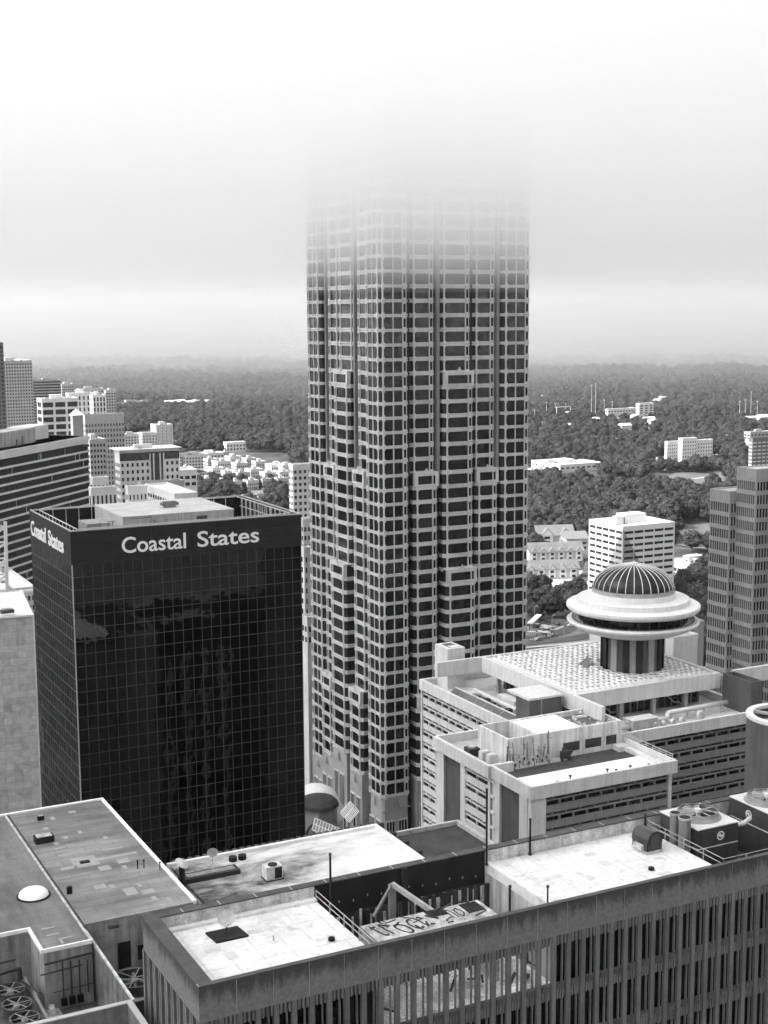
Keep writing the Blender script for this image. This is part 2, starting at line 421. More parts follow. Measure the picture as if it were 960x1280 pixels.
# ---------------------------------------------------------------- the black glass office block with its name on the parapet
def text_mesh(s, size, depth, font_scale_x=1.0, spacing=1.0, offset=0.):
    cu = bpy.data.curves.new('lettering', 'FONT'); cu.body = s; cu.size = size; cu.extrude = depth; cu.space_character = spacing; cu.offset = offset
    cu.align_x = 'LEFT'; cu.resolution_u = 4
    o = bpy.data.objects.new('lettering', cu); COL.objects.link(o)
    bpy.context.view_layer.update()
    me = bpy.data.meshes.new_from_object(o.evaluated_get(bpy.context.evaluated_depsgraph_get()))
    bpy.data.objects.remove(o); bpy.data.curves.remove(cu)
    return me
def make_coastal():
    X0, X1, Y0, Y1 = 49.06, 84.3, 193.98, 218.7
    ZT, ZBAND = -30.3, -35.0
    root = thing('glass_office_block', 'black glass office block with white lettering on its dark parapet band', 'office building', ((X0+X1)/2, (Y0+Y1)/2, GROUND))
    glass = glass_mat('black_glass', .002, rough=.03, wob=.03, wscale=.3, spec=.62)
    frame = mat('grey_mullion', .05, rough=.45, var=.25, scale=.6)
    band = mat('dark_band', .016, rough=.55, var=.25, scale=.35, spec=.3, stretch=(1, 1, 2), fine=.15)
    lead = mat('bright_lettering', .8, rough=.5, var=.05)
    mb = MB(); mb.box(X0, X1, Y0, Y1, GROUND, ZBAND); part('curtain_glass', mb, glass, root)
    mb = MB(); n = 24; t = .085
    for i in range(n+1):
        x = X0+(X1-X0)*i/n; mb.box(x-t/2, x+t/2, Y0-.05, Y0, GROUND, ZBAND)
    z = ZBAND; rows = []
    while z > GROUND: rows.append(z); z -= 1.858
    for z in rows: mb.box(X0, X1, Y0-.045, Y0-.001, z-t/2, z+t/2)
    part('mullion_grid', mb, frame, root)
    mb = MB(); n2 = 17
    for i in range(n2+1):
        y = Y0+(Y1-Y0)*i/n2; mb.box(X0-.05, X0, y-t/2, y+t/2, GROUND, ZBAND)
    for z in rows: mb.box(X0-.045, X0-.001, Y0, Y1, z-t/2, z+t/2)
    part('mullion_grid', mb, frame, root)
    mb = MB()
    for i in range(n+1):
        x = X0+(X1-X0)*i/n; mb.box(x-t/2, x+t/2, Y1, Y1+.05, GROUND, ZBAND)
    for i in range(n2+1):
        y = Y0+(Y1-Y0)*i/n2; mb.box(X1, X1+.05, y-t/2, y+t/2, GROUND, ZBAND)
    part('mullion_grid', mb, frame, root)
    mb = MB(); mb.tube((X0, Y0, GROUND), (X0, Y0, ZBAND), .1, 6); part('corner_trim', mb, mat('trim', .3), root)
    # parapet band: four walls with an open top, joints of the cladding sheets left as grooves
    pb = MB(); th = .5; seams = 6
    for i in range(seams):
        a = X0-.12+(X1-X0+.24)*i/seams; b = X0-.12+(X1-X0+.24)*(i+1)/seams-.03
        for zz0, zz1 in ((ZBAND, -33.62), (-33.6, -32.02), (-32.0, ZT)): pb.box(a, b, Y0-.12, Y0+th, zz0, zz1); pb.box(a, b, Y1-th, Y1+.12, zz0, zz1)
    for i in range(4):
        a = Y0+th+.01+(Y1-Y0-2*th-.02)*i/4; b = a+(Y1-Y0-2*th-.02)/4-.03
        for zz0, zz1 in ((ZBAND, -33.62), (-33.6, -32.02), (-32.0, ZT)): pb.box(X0-.12, X0+th, a, b, zz0, zz1); pb.box(X1-th, X1+.12, a, b, zz0, zz1)
    part('parapet', pb, band, root)
    lid = MB(); lid.box(X0, X1, Y0, Y1, -34.9, -34.6); part('roof_deck', lid, mat('dark_roof', .12, var=.3, fine=.2), root)
    # window-cleaning rail along the parapet top
    rl = MB(); rm = mat('rail_metal', .5, rough=.4, var=.1)
    q = ZT+.16
    P = [(X0, Y0), (X1, Y0), (X1, Y1), (X0, Y1)]
    for a, b in zip(P, P[1:]+P[:1]): rl.beam((*a, q), (*b, q), .12)
    P2 = [(X0+1.2, Y0+1.2), (X1-1.2, Y0+1.2), (X1-1.2, Y1-1.2), (X0+1.2, Y1-1.2)]
    for a, b in zip(P2, P2[1:]+P2[:1]):
        rl.beam((*a, q), (*b, q), .12)
        A = Vector(a); B = Vector(b); k = int((B-A).length/2)
        for i in range(k+1):
            s_ = A+(B-A)*i/k; rl.beam((s_.x, s_.y, -34.6), (s_.x, s_.y, q), .09)
    part('roof_rail', rl, rm, root)
    # inner screen wall seen at the far right corner
    tw = MB()
    for zz in (-31.7,): tw.beam((X1-.7, Y0+1, zz), (X1-.7, Y1-1, zz), .14)
    for i in range(13):
        y = Y0+1.2+i*1.8; tw.beam((X1-.62, y, -34.5), (X1-.62, y, ZT), .16)
    part('screen_posts', tw, rm, root)
    # penthouse
    ph = MB(); ph.box(58.8, 76.3, 201.4, 216.8, -34.6, -29.95); o = part('penthouse', ph, mat('penthouse_panel', .42, var=.12, scale=.2, streak=.15), root)
    ph = MB()
    for i in range(9): ph.box(59+i*2.1-.04, 59+i*2.1+.04, 201.33, 201.4, -34.6, -30.0)
    part('panel_joint', ph, mat('joint', .3), root)
    ph = MB(); ph.box(58.7, 76.4, 201.3, 216.9, -29.95, -29.75); part('penthouse_roof', ph, mat('penthouse_roof', .42, var=.15, fine=.1, scale=.3), root)
    ph = MB(); ph.box(70.3, 72.0, 201.3, 201.36, -30.95, -30.45); part('louvre', ph, mat('louvre', .08), root)
    ph = MB(); ph.box(53.4, 57.0, 201.5, 206.5, -34.6, -30.5); part('plant_box', ph, mat('plant_box', .3, streak=.3), root)
    # roof machinery: cooling unit, pipes, antenna frames
    mm = mat('roof_metal', .14, var=.4, scale=1.)
    u = thing('roof_vent', 'round-topped vent unit on the penthouse roof of the black glass block', 'vent', (68.2, 208, -29.75))
    vb = MB(); vb.box(-1.3, 1.3, -.7, .7, .35, .75); vb.box(-1.0, 1.0, -.55, .55, .75, .95); o1 = part('hood', vb, mm, u, world=False)
    vb = MB(); vb.box(-.9, .9, -.45, .45, 0, .35); part('base', vb, mat('vent_base', .3), u, world=False)
    u = thing('antenna_mast', 'thin white mast in front of the penthouse on the black glass block', 'mast', (67.6, 199.8, -34.6))
    vb = MB(); vb.tube((0, 0, 0), (0, 0, 5.3), .06, 6); part('pole', vb, rm, u, world=False)
    vb = MB(); vb.box(-.6, .6, -.5, .5, 1.6, 2.2); vb.box(-.3, .3, -.3, .3, 0, 1.6); part('cabinet', vb, mat('black_box', .02), u, world=False)
    u = thing('pipe_rack', 'tangle of dark pipes and frames beside the penthouse of the black glass block', 'pipework', (58.5, 198.2, -34.6))
    rr = random.Random(3); vb = MB()
    for i in range(34):
        x = rr.uniform(-6, 6); y = rr.uniform(-2.5, 2.5); z = rr.uniform(2.4, 5.0)
        if rr.random() < .5: vb.beam((x, y, 0), (x, y, z), .1)
        else: vb.beam((x, y, z), (x+rr.uniform(1, 4), y, z), .09) if rr.random() < .7 else vb.beam((x, y, z), (x, y+rr.uniform(1, 2.5), z), .09)
    part('pipes', vb, mm, u, world=False)
    vb = MB()
    for i in range(5): vb.tube((-5+i*2.3, 1, 0), (-5+i*2.3, 1, 1.6+.3*(i % 2)), .45, 10)
    part('tanks', vb, mat('tank_grey', .25, var=.2), u, world=False)
    # lettering, the first letter bigger; the C cut by a dark joint low on its left
    def letters(s, x0, x1, face, y0, y1, zb, cap):
        me = text_mesh(s, 1.0, .06, offset=.01); me.materials.append(lead)
        xs = [v.co.x for v in me.vertices]; ys = [v.co.y for v in me.vertices]
        # cap height of the font: measured on the first capital
        ymin, ymax = min(ys), max(ys)
        sx = (x1-x0)/(max(xs)-min(xs)); sz = cap/(ymax-ymin)
        for v in me.vertices:
            a = (v.co.x-min(xs))*sx; h = (v.co.y-ymin)*sz; d = v.co.z
            if face == 'R': v.co = (x0+a, Y0-.12-.08-d, zb+h)
            else: v.co = (X0-.12-.08-d, y0+(y1-y0)*(a/(x1-x0)), zb+h)
        o = link('lettering', me, root); o.location = -root.location; return o
    letters('Coastal', 56.3, 65.9, 'R', 0, 0, -33.95, 2.35)
    letters('States', 67.7, 77.4, 'R', 0, 0, -33.95, 2.35)
    letters('Coastal', 0, 9, 'L', 217.7, 208.2, -33.95, 2.35)
    letters('States', 0, 9, 'L', 206.6, 197.7, -33.95, 2.35)
make_coastal()
# ---------------------------------------------------------------- the atrium hotel with the blue... domed lounge on its roof
def make_hotel():
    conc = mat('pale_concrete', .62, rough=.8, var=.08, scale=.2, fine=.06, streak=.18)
    conc2 = mat('shaded_ribbed_concrete', .22, rough=.85, var=.12, scale=.3, fine=.1, stretch=(6, 6, .6))  # ribbed front walls; the shade of their side is mixed into this tone
    dkwall = mat('dark_wall', .05, rough=.8, var=.2, scale=.3)
    gl = glass_mat('hotel_glass', .01, rough=.1, wob=.0, spec=.35)
    white = mat('white_membrane', .85, rough=.7, var=.07, scale=.12, fine=.05, spots=.12)
    grey = mat('grey_concrete', .17, rough=.85, var=.15, scale=.3, streak=.2)
    roofm = mat('worn_roof', .45, rough=.85, var=.25, scale=.3, fine=.2)
    metal = mat('duct_metal', .55, rough=.5, var=.12, scale=.6)
    root = thing('atrium_hotel', 'concrete atrium hotel with rows of strip windows below a square bumpy glazed roof', 'hotel', (165, 235, GROUND))
    ZW = -82.65          # top of the wing parapets
    ZA = -77.05          # top of the atrium fascia
    panes = Panes(root, gl)
    FH = 2.95
    def window_rows(face, c, a0, a1, z0, n, pw, wallname='wall'):
        """rows of strip windows with thin louvre slots above, on a wall plane.
        face 'Y': wall at y=c facing -y, along x a0..a1; face 'X': wall at x=c facing -x, along y"""
        mb = MB()
        def bx(p, q, d0, d1, za, zb, m=mb):
            if face == 'Y': m.box(p, q, c+d0, c+d1, za, zb)
            else: m.box(c+d0, c+d1, p, q, za, zb)
        cols = max(1, round((a1-a0)/pw)); w = (a1-a0)/cols
        for k in range(n):
            z = z0-k*FH
            # balcony front (spandrel) and lintel bar
            bx(a0, a1, .0, .3, z-FH+.02, z-FH+1.12)
            bx(a0, a1, -.1, .0, z-FH+1.0, z-FH+1.1)
            bx(a0, a1, .05, .35, z-.98, z-.72)
            bx(a0, a1, .0, .3, z-.2, z+.0)
            for i in range(cols+1):
                x = a0+i*w
                bx(max(a0, x-.12), min(a1, x+.12), -.05, .5, z-FH+1.12, z-.98)
                bx(max(a0, x-w/2-.08), min(a1, x-w/2+.08), .0, .4, z-.72, z-.2)
            for i in range(cols):
                p, q = a0+i*w+.12, a0+(i+1)*w-.12
                if face == 'Y': panes.box(p, q, c+.42, c+.46, z-FH+1.12, z-.98)
                else: panes.box(c+.42, c+.46, p, q, z-FH+1.12, z-.98)
        part(wallname, mb, conc if face == 'X' else conc2, root)  # walls facing -y take the tone with shade painted in
        bk = MB(); bx(a0, a1, .5, .6, z0-n*FH, z0, bk); part('dark_backing', bk, dkwall, root)
    def ring(x0, x1, y0, y1, z0, z1, t, name='parapet', m=conc):
        mb = MB(); mb.box(x0, x1, y0, y0+t, z0, z1); mb.box(x0, x1, y1-t, y1, z0, z1); mb.box(x0, x0+t, y0+t, y1-t, z0, z1); mb.box(x1-t, x1, y0+t, y1-t, z0, z1)
        part(name, mb, m, root)
    # --- left wing: outer face X=147.8 from Y=212 to 273.5; back wing face Y=217.7 up to X=199.5
    mb = MB(); mb.box(149.0, 196.6, 218.9, 272.5, GROUND, -84.6); part('wing_block', mb, dkwall, root)
    ring(147.75, 199.6, 217.6, 273.6, -85.0, ZW, .7)
    mb = MB(); mb.box(148.45, 198.9, 218.3, 272.9, -84.7, -84.3); part('wing_roof', mb, roofm, root)
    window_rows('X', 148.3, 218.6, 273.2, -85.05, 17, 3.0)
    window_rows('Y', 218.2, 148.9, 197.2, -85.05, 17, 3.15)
    mb = MB(); mb.box(148.1, 148.6, 272.9, 273.5, GROUND, -85); mb.box(197.25, 197.75, 217.9, 219.5, GROUND, -85); part('pier', mb, conc, root)
    mb = MB(); mb.box(197.8, 199.2, 218.6, 235, GROUND, -85); part('end_wall', mb, grey, root)
    # --- atrium roof slab, its fascia and the arms that run past its corners
    ax0, ax1, ay0, ay1 = 159.2, 197.3, 229.0, 266.0
    fb = ZA-3.3
    mb = MB()
    mb.box(ax0, ax1, ay0, ay0+.9, fb, ZA); mb.box(ax0, ax0+.9, ay0+.9, ay1, fb, ZA); mb.box(ax0+.9, ax1, ay1-.9, ay1, fb, ZA); mb.box(ax1-.9, ax1, ay0+.9, ay1-.9, fb, ZA)
    mb.box(147.9, ax0-.01, ay1-.8, ay1, fb, ZA)          # arm to the left at the back
    mb.box(ax0, ax0+.8, 219.2, ay0-.01, fb, ZA)          # arm towards the street at the front left
    mb.box(ax1+3.6, 214.5, ay0, ay0+.9, fb, ZA)          # arm to the right
    mb.box(ax1-.2, ax1+.7, ay1+.01, 277, fb, ZA)
    part('roof_fascia', mb, conc, root)
    mb = MB(); mb.box(ax0+.9, ax1-.9, ay0+.9, ay1-.9, fb+1.5, ZA-.35); part('roof_slab', mb, mat('atrium_roof', .5, rough=.75, var=.14, scale=.25, fine=.12, spots=.25), root)
    # bumps: rows of little pyramid rooflights
    sk = MB(); rr = random.Random(5)
    nx, ny = 25, 17
    for i in range(nx):
        for j in range(ny):
            x = ax0+1.9+(ax1-ax0-3.8)*(i+.5)/nx; y = ay0+1.9+(ay1-ay0-3.8)*(j+.5)/ny
            if (x-183.8)**2+(y-243)**2 < 52: continue
            w, d, h = .6, .88, rr.uniform(.5, .85); z = ZA-.35
            a = (x-w, y-d, z); b = (x+w, y-d, z); c = (x+w, y+d, z); e = (x-w, y+d, z)
            t0 = (x-w*.45, y-d*.5, z+h); t1 = (x+w*.45, y-d*.5, z+h); t2 = (x+w*.45, y+d*.5, z+h); t3 = (x-w*.45, y+d*.5, z+h)
            i0 = len(sk.v); sk.v += [a, b, c, e, t0, t1, t2, t3]
            for f in ((0, 1, 5, 4), (1, 2, 6, 5), (2, 3, 7, 6), (3, 0, 4, 7)): sk.f.append(tuple(i0+q for q in f)); sk.m.append(0)
            sk.f.append((i0+4, i0+5, i0+6, i0+7)); sk.m.append(1)
    part('rooflights', sk, [mat('rooflight_frame', .7, var=.15), mat('rooflight_glass', .07, rough=.3, var=.5, scale=.4)], root).update_tag()
    # undercroft below the slab: columns, dark back wall with light strips, stair strut
    for x in (163.5, 172.0, 180.5, 189.0):
        mb = MB(); mb.box(x-.45, x+.45, ay0+1.0, ay0+1.9, -84.3, fb); part('column', mb, mat('column_paint', .3, var=.1), root)
    for y in (236, 244, 252, 260):
        mb = MB(); mb.box(ax0+1.0, ax0+1.8, y-.4, y+.4, -84.3, fb); part('column', mb, MATS['column_paint'], root)
    mb = MB(); mb.box(ax0+4.5, ax1-2, ay0+4.5, ay1-3, -84.3, fb); part('clerestory', mb, glass_mat('clerestory_glass', .02, rough=.2, wob=0), root)
    mb = MB()
    for i in range(18): mb.box(ax0+5+i*1.8, ax0+5.25+i*1.8, ay0+4.4, ay0+4.5, -84.3, fb)
    for i in range(15): mb.box(ax0+4.4, ax0+4.5, ay0+5+i*2, ay0+5.25+i*2, -84.3, fb)
    part('clerestory_mullion', mb, mat('mullion_light', .2, var=.3), root)
    mb = MB()
    for x in (168, 184.5):
        mb.beam((x, ay0+2.6, fb-.4), (x+2.6, ay0+2.6, -82.9), .28); mb.beam((x+2.6, ay0+2.6, -82.9), (x+3.8, ay0+2.6, -82.9), .28); mb.beam((x+3.8, ay0+2.6, -82.9), (x+5.2, ay0+2.6, -84.2), .28)
    part('brace', mb, mat('brace', .25), root)
    # lift towers
    mb = MB(); mb.box(150.2, 157.9, 231.4, 236.5, -84.3, ZA-.5); part('lift_tower', mb, mat('tower_grey', .11, rough=.8, var=.15, scale=.3, streak=.2), root)
    mb = MB(); mb.box(149.9, 158.2, 231.1, 239.5, ZA-.5, ZA-.05); part('lift_tower_cap', mb, conc, root)
    mb = MB(); mb.box(152.9, 153.15, 231.3, 231.4, -84.3, ZA-.5); part('joint', mb, mat('joint', .3), root)
    mb = MB(); mb.box(197.6, 198.0, 219.6, 228.6, -86, ZA); mb.box(198.0, 200.7, 219.6, 220.0, -86, ZA); mb.box(198.0, 200.7, 228.2, 228.6, -86, ZA); mb.box(200.3, 200.7, 220, 228.2, -86, ZA)
    part('lift_tower', mb, mat('tower_grey2', .1, rough=.8, var=.15, scale=.3, streak=.2), root)
    mb = MB(); mb.box(152, 156.5, 268, 274, -84.3, -75.0); mb.box(153.4, 156.0, 268.6, 270.6, -75.0, -74.9); part('lift_tower', mb, conc, root)
    mb = MB(); mb.box(153.2, 155.6, 269, 273, -75.0, -74.94); part('louvre', mb, mat('louvre', .08), root)
    # --- central plant block between wings and street blocks
    px0, px1, py0, py1, pt = 135.0, 161.2, 215.4, 226.0, -79.0
    mb = MB(); mb.box(px0, px1, py0, py0+.5, -90, pt); mb.box(px0, px0+.5, py0+.5, py1, -90, pt); mb.box(px1-.5, px1, py0+.5, py1, -90, pt); mb.box(px0+.5, px1-.5, py1-.5, py1, -90, pt)
    mb.box(141.6, 142.0, py0+.5, py1-.5, -86, pt); part('plant_block', mb, mat('stained_white', .68, rough=.8, var=.12, scale=.3, fine=.1, streak=.35), root)
    mb = MB(); mb.box(142.0, 152.4, py0+.5, py1-.5, pt-.6, pt-.25); part('plant_roof', mb, white, root)
    mb = MB(); mb.box(152.4, px1-.5, py0+.5, py1-.5, pt-1.4, pt-1.0); mb.box(px0+.5, 141.6, py0+.5, py1-.5, -86, -84.5); part('plant_deck', mb, mat('gritty_deck', .12, rough=.9, var=.5, scale=1.2, fine=.4), root)
    mb = MB()
    for x0, x1 in ((147.5, 151.3), (152.6, 156.4), (157.5, 160)): mb.box(x0, x1, py0-.03, py0, -83.4, -81.6)
    part('plant_opening', mb, dkwall, root)
    # --- street block left (front1) and right (front2)
    zf, zt = -85.0, -82.6
    mb = MB(); mb.box(130.6, 160.6, 201.2, 214.9, GROUND, -85.3); mb.box(130.6, 146, 214.9, 233.2, GROUND, -85.3); part('wing_block', mb, dkwall, root)
    # front1 parapet (left block): x 129.4, y 212.9..234
    mb = MB(); mb.box(129.3, 130.1, 212.9, 234, zf, zt); mb.box(130.1, 134.9, 212.9, 213.6, zf, zt); mb.box(130.1, 147.7, 233.3, 234, zf, zt); part('parapet', mb, conc, root)
    mb = MB(); mb.box(130.1, 147.7, 213.6, 233.3, -84.8, -84.3); part('wing_roof', mb, roofm, root)
    # front2 parapet ring with open white roof
    mb = MB(); mb.box(129.9, 162.2, 199.4, 200.0, zf, zt); mb.box(129.9, 130.5, 200.0, 212.8, zf, zt); mb.box(161.6, 162.2, 200.0, 215.3, zf, zt); part('parapet', mb, conc, root)
    mb = MB(); mb.box(130.5, 161.6, 200.0, 215.3, -85.2, -84.4); part('wing_roof', mb, mat('dark_gravel', .06, rough=.95, var=.4, scale=1., fine=.3), root)
    mb = MB(); mb.box(132.6, 160.2, 200.6, 208.6, -84.4, -84.1); part('roof_mat', mb, white, root)
    mb = MB(); mb.box(160.2, 161.5, 200.1, 214.9, -84.4, -83.6); mb.box(158.9, 161.4, 213, 215.2, -84.4, -83.4); part('kerb', mb, conc, root)
    # left face of front1: pier, dark recess, pier, windows, pier
    def yx(y0, y1, x, m, name, d=.6):
        b = MB(); b.box(x, x+d, y0, y1, GROUND, -85.05); part(name, b, m, root)
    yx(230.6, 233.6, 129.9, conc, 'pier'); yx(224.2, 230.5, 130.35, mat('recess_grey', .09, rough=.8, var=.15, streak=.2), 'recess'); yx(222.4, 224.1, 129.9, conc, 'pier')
    window_rows('X', 129.95, 213.9, 222.3, -85.05, 17, 4.2)
    mb = MB(); mb.box(129.9, 133.4, 213.2, 213.85, GROUND, -85.05); part('pier', mb, conc, root)
    # left face of front2
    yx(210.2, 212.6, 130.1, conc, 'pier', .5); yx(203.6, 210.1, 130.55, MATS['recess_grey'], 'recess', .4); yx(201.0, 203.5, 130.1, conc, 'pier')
    mb = MB(); mb.box(130.3, 133.4, 199.9, 201.0, GROUND, -85.05); part('pier', mb, conc, root)
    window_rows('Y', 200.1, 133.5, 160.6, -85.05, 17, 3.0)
    mb = MB(); mb.box(160.65, 161.3, 199.9, 201.2, GROUND, -85); mb.box(161.0, 161.4, 201.2, 217, GROUND, -85); part('pier', mb, conc, root)
    # slanted rack of louvre panels on the left wing roof
    for (x0, y0, y1) in ((149.2, 222, 263), (152.6, 221, 243)):
        mb = MB(); n = 12 if y1-y0 > 30 else 7; w = (y1-y0)/n
        for i in range(n):
            a = y0+i*w+.1; b = y0+(i+1)*w-.1
            mb.quad((x0, a, -83.9), (x0+1.9, a, -82.5), (x0+1.9, b, -82.5), (x0, b, -83.9)); mb.quad((x0, b, -83.98), (x0+1.9, b, -82.58), (x0+1.9, a, -82.58), (x0, a, -83.98))
        part('louvre_panel', mb, mat('louvre_panel', .1, rough=.4, var=.25), root)
        mb = MB(); mb.beam((x0+1.95, y0, -82.42), (x0+1.95, y1, -82.42), .22); part('louvre_rail', mb, conc, root)
    panes.finish()
    # ------------------------------------------------ things standing on the hotel roofs
    def T(name, label, cat, loc, group=None): return thing(name, label, cat, loc, group)
    u = T('air_handler', 'box-shaped grey air handler with a fat duct on the hotel back wing', 'air handler', (171.5, 222.3, -84.3))
    mb = MB(); mb.box(-3.2, 3.0, -1.2, 1.6, .2, 2.5); part('casing', mb, mat('unit_grey', .4, var=.15, streak=.2), u, world=False)
    mb = MB(); mb.box(-3.3, 3.1, -1.3, 1.7, 2.5, 2.65); part('lid', mb, metal, u, world=False)
    mb = MB(); mb.tube((-3.2, 0, 1.2), (-7, -.6, 1.7), .6, 10); mb.tube((-7, -.6, 1.7), (-11.5, -.8, 1.2), .6, 10); part('duct', mb, metal, u, world=False, smooth=True)
    u = T('roof_duct', 'long pale duct running along the hotel back wing roof', 'duct', (185, 224, -84.3))
    mb = MB(); mb.tube((-10, 0, 1.0), (-6, 0, 1.0), .5, 10); mb.tube((-6, 0, 1.0), (-5, .6, 1.9), .5, 10); mb.tube((-5, .6, 1.9), (11, 1.2, 1.9), .5, 10); part('pipe', mb, metal, u, world=False, smooth=True)
    for i in range(4):
        mb = MB(); mb.box(-4.6+i*4.6, -4.3+i*4.6, .6, 1.2, 0, 1.5); part('support', mb, metal, u, world=False)
    fan = None
    spots = [(173.9+i*2.3, 221.3, .75 if i < 4 else 1.2) for i in range(5)]
    for i, (x, y, r) in enumerate(spots):
        lab = ['small', 'second', 'third', 'fourth'][i] if i < 4 else 'large'
        t = T('exhaust_fan', ('largest pale round exhaust fan in the row on the hotel back wing roof' if i == 4 else '%s round exhaust fan from the air handler on the hotel back wing roof' % ['first', 'second', 'third', 'fourth'][i]), 'exhaust fan', (x+(2.6 if i == 4 else 0), y, -84.3), 'exhaust fans on the hotel roof')
        mb = MB(); mb.tube((0, .3, r+.3), (0, -.5, r+.3), r*.8, 16); part('housing', mb, metal, t, world=False)
        mb = MB(); mb.tube((0, -.5, r+.3), (0, -.56, r+.3), r*.55, 14); mb.box(-r*.4, r*.4, -.3, .3, 0, .5); part('hub', mb, roofm, t, world=False)
    u = T('chiller_row', 'pale duct and plant clutter on the hotel left wing roof', 'ductwork', (155.5, 249, -84.3))
    mb = MB(); mb.tube((0, 13, .8), (-.2, -14, .8), .55, 10); mb.box(-3, -1.2, 9, 11.5, 0, 1.4); mb.box(1, 3, -2, 5, 0, 1.8); mb.box(.2, 2.6, -14, -8, 0, 2.2); part('pipe', mb, metal, u, world=False)
    mb = MB()
    for i in range(7): mb.box(-2.8+.5*(i % 3), -1.6+.5*(i % 3), -10+i*3, -8.6+i*3, 0, .9)
    part('plant_unit', mb, dkwall, u, world=False)
    # aerials and pipes in the corner of the plant block
    u = T('aerial_cluster', 'crowd of pipes, aerials and dishes on the corner of the white hotel plant block', 'aerials', (136, 214.2, -84.3))
    r2 = random.Random(11); mb = MB()
    for i in range(22):
        x = r2.uniform(-2.5, 7.5); z = r2.uniform(1.5, 6.2); mb.tube((x, r2.uniform(-.9, .9), 0), (x, r2.uniform(-.3, .3), z), .09, 5)
        if i % 2: mb.beam((x-.5, 0, z*.8), (x+.7, 0, z*.75), .09)
    part('poles', mb, mat('aerial', .16, var=.5, scale=2), u, world=False)
    mb = MB()
    for i in range(8):
        x = -.6+i*1.0; z = .9+.5*(i % 3); mb.tube((x, -1.0, z), (x+.1, -.8, z), .5, 12)
    part('dish', mb, mat('dish_pale', .4, var=.3, scale=2), u, world=False)
    mb = MB()
    for i in range(8):
        x = -.6+i*1.0; z = .9+.5*(i % 3); mb.tube((x, -1.06, z), (x, -1.0, z), .3, 10)
    part('feed', mb, dkwall, u, world=False)
    for i, (x, y) in enumerate(((132.6, 217.0), (132.4, 219.3))):
        t = T('cabinet', ['nearer', 'farther'][i]+' of the two pale rounded cabinets beside the white hotel plant block', 'cabinet', (x, y, -84.3), 'cabinets on the hotel roof')
        mb = MB(); mb.box(-.9, .9, -.7, .7, .1, 2.3); mb.box(-.8, .8, -.6, .6, 2.3, 2.45); part('body', mb, metal, t, world=False)
        mb = MB(); mb.box(-.95, .95, -.75, .75, 0, .1); part('base', mb, dkwall, t, world=False)
    u = T('fan_coil', 'dark condenser unit near the back parapet of the left street block', 'condenser', (132.2, 223.6, -84.3))
    mb = MB(); mb.box(-1.1, 1.1, -1.2, 1.2, .4, 1.9); part('casing', mb, dkwall, u, world=False)
    mb = MB(); mb.tube((0, 0, 1.9), (0, 0, 2.2), .7, 14); part('cowl', mb, roofm, u, world=False)
    u = T('valve_stack', 'dark valve unit against the white hotel plant block wall', 'valve unit', (146.8, 213.6, -84.4))
    mb = MB(); mb.box(-1, 1, -.4, .4, .5, 1.9); mb.tube((-.4, 0, 1.9), (-.4, 0, 2.6), .3, 8); mb.tube((.7, 0, .8), (1.6, 0, 1.9), .3, 8); part('body', mb, dkwall, u, world=False)
    mb = MB(); mb.box(-.9, -.6, -.3, .3, 0, .5); mb.box(.6, .9, -.3, .3, 0, .5); part('legs', mb, dkwall, u, world=False)
    for i in range(7):
        t = T('roof_vent', ['first', 'second', 'third', 'fourth', 'fifth', 'sixth', 'seventh'][i]+' small dark vent from the left on the white strip of the right street block', 'vent', ([137.4, 141.2, 144.6, 149.3, 150.6, 154.2, 157.9][i], [202.2, 203.8, 202.0, 203.6, 202.6, 203.2, 202.4][i], -84.1), 'vents on the white hotel roof strip')
        mb = MB(); mb.tube((0, 0, 0), (0, 0, .45), .12, 6); part('pipe', mb, dkwall, t, world=False)
        mb = MB(); mb.tube((0, 0, .45), (0, 0, .65), .3, 8); part('cap', mb, dkwall, t, world=False)
    for i in range(12):
        pass
    u = T('vent_cluster', 'scatter of small vents and curved pipes on the gritty plant deck of the hotel', 'vents', (156.6, 221, pt-1.0))
    mb = MB(); r3 = random.Random(4)
    for i in range(22):
        x, y = r3.uniform(-3.6, 3.4), r3.uniform(-4.3, 3.8); mb.tube((x, y, 0), (x+r3.uniform(-.5, .8), y+r3.uniform(-.4, .4), r3.uniform(.3, .9)), r3.uniform(.12, .32), 7)
    part('vents', mb, mat('vent_mix', .5, var=.6, scale=2.5), u, world=False)
    mb = MB(); mb.tube((-1.5, 2.2, .3), (1.5, 2.0, .3), .4, 8); part('drum', mb, metal, u, world=False)
    u = T('roof_ladder', 'caged white ladder at the right end of the white hotel plant block', 'ladder', (161.6, 215.0, -84.4))
    mb = MB()
    for x in (-.35, .35): mb.beam((x, 0, 0), (x, 0, 6.2), .1)
    for i in range(14): mb.beam((-.35, 0, .4+i*.42), (.35, 0, .4+i*.42), .07)
    part('ladder_frame', mb, metal, u, world=False)
    mb = MB()
    for i in range(4): mb.beam((-.5, 0, 2+i*1.1), (-.5, -.8, 2+i*1.1), .06); mb.beam((.5, 0, 2+i*1.1), (.5, -.8, 2+i*1.1), .06); mb.beam((-.5, -.8, 2+i*1.1), (.5, -.8, 2+i*1.1), .06)
    part('cage', mb, metal, u, world=False)
    u = T('balustrade', 'thin grey railing on the right parapet of the street block', 'railing', (161.9, 207.5, zt))
    mb = MB(); mb.beam((0, -7, .9), (0, 7, .9), .08); mb.beam((0, -7, .45), (0, 7, .45), .06); part('rail', mb, metal, u, world=False)
    mb = MB()
    for i in range(8): mb.beam((0, -7+2*i, 0), (0, -7+2*i, .9), .07)
    part('post', mb, metal, u, world=False)

    # ------------------------------------------------ the revolving lounge under its ribbed dome
    c = (183.8, 242.3)
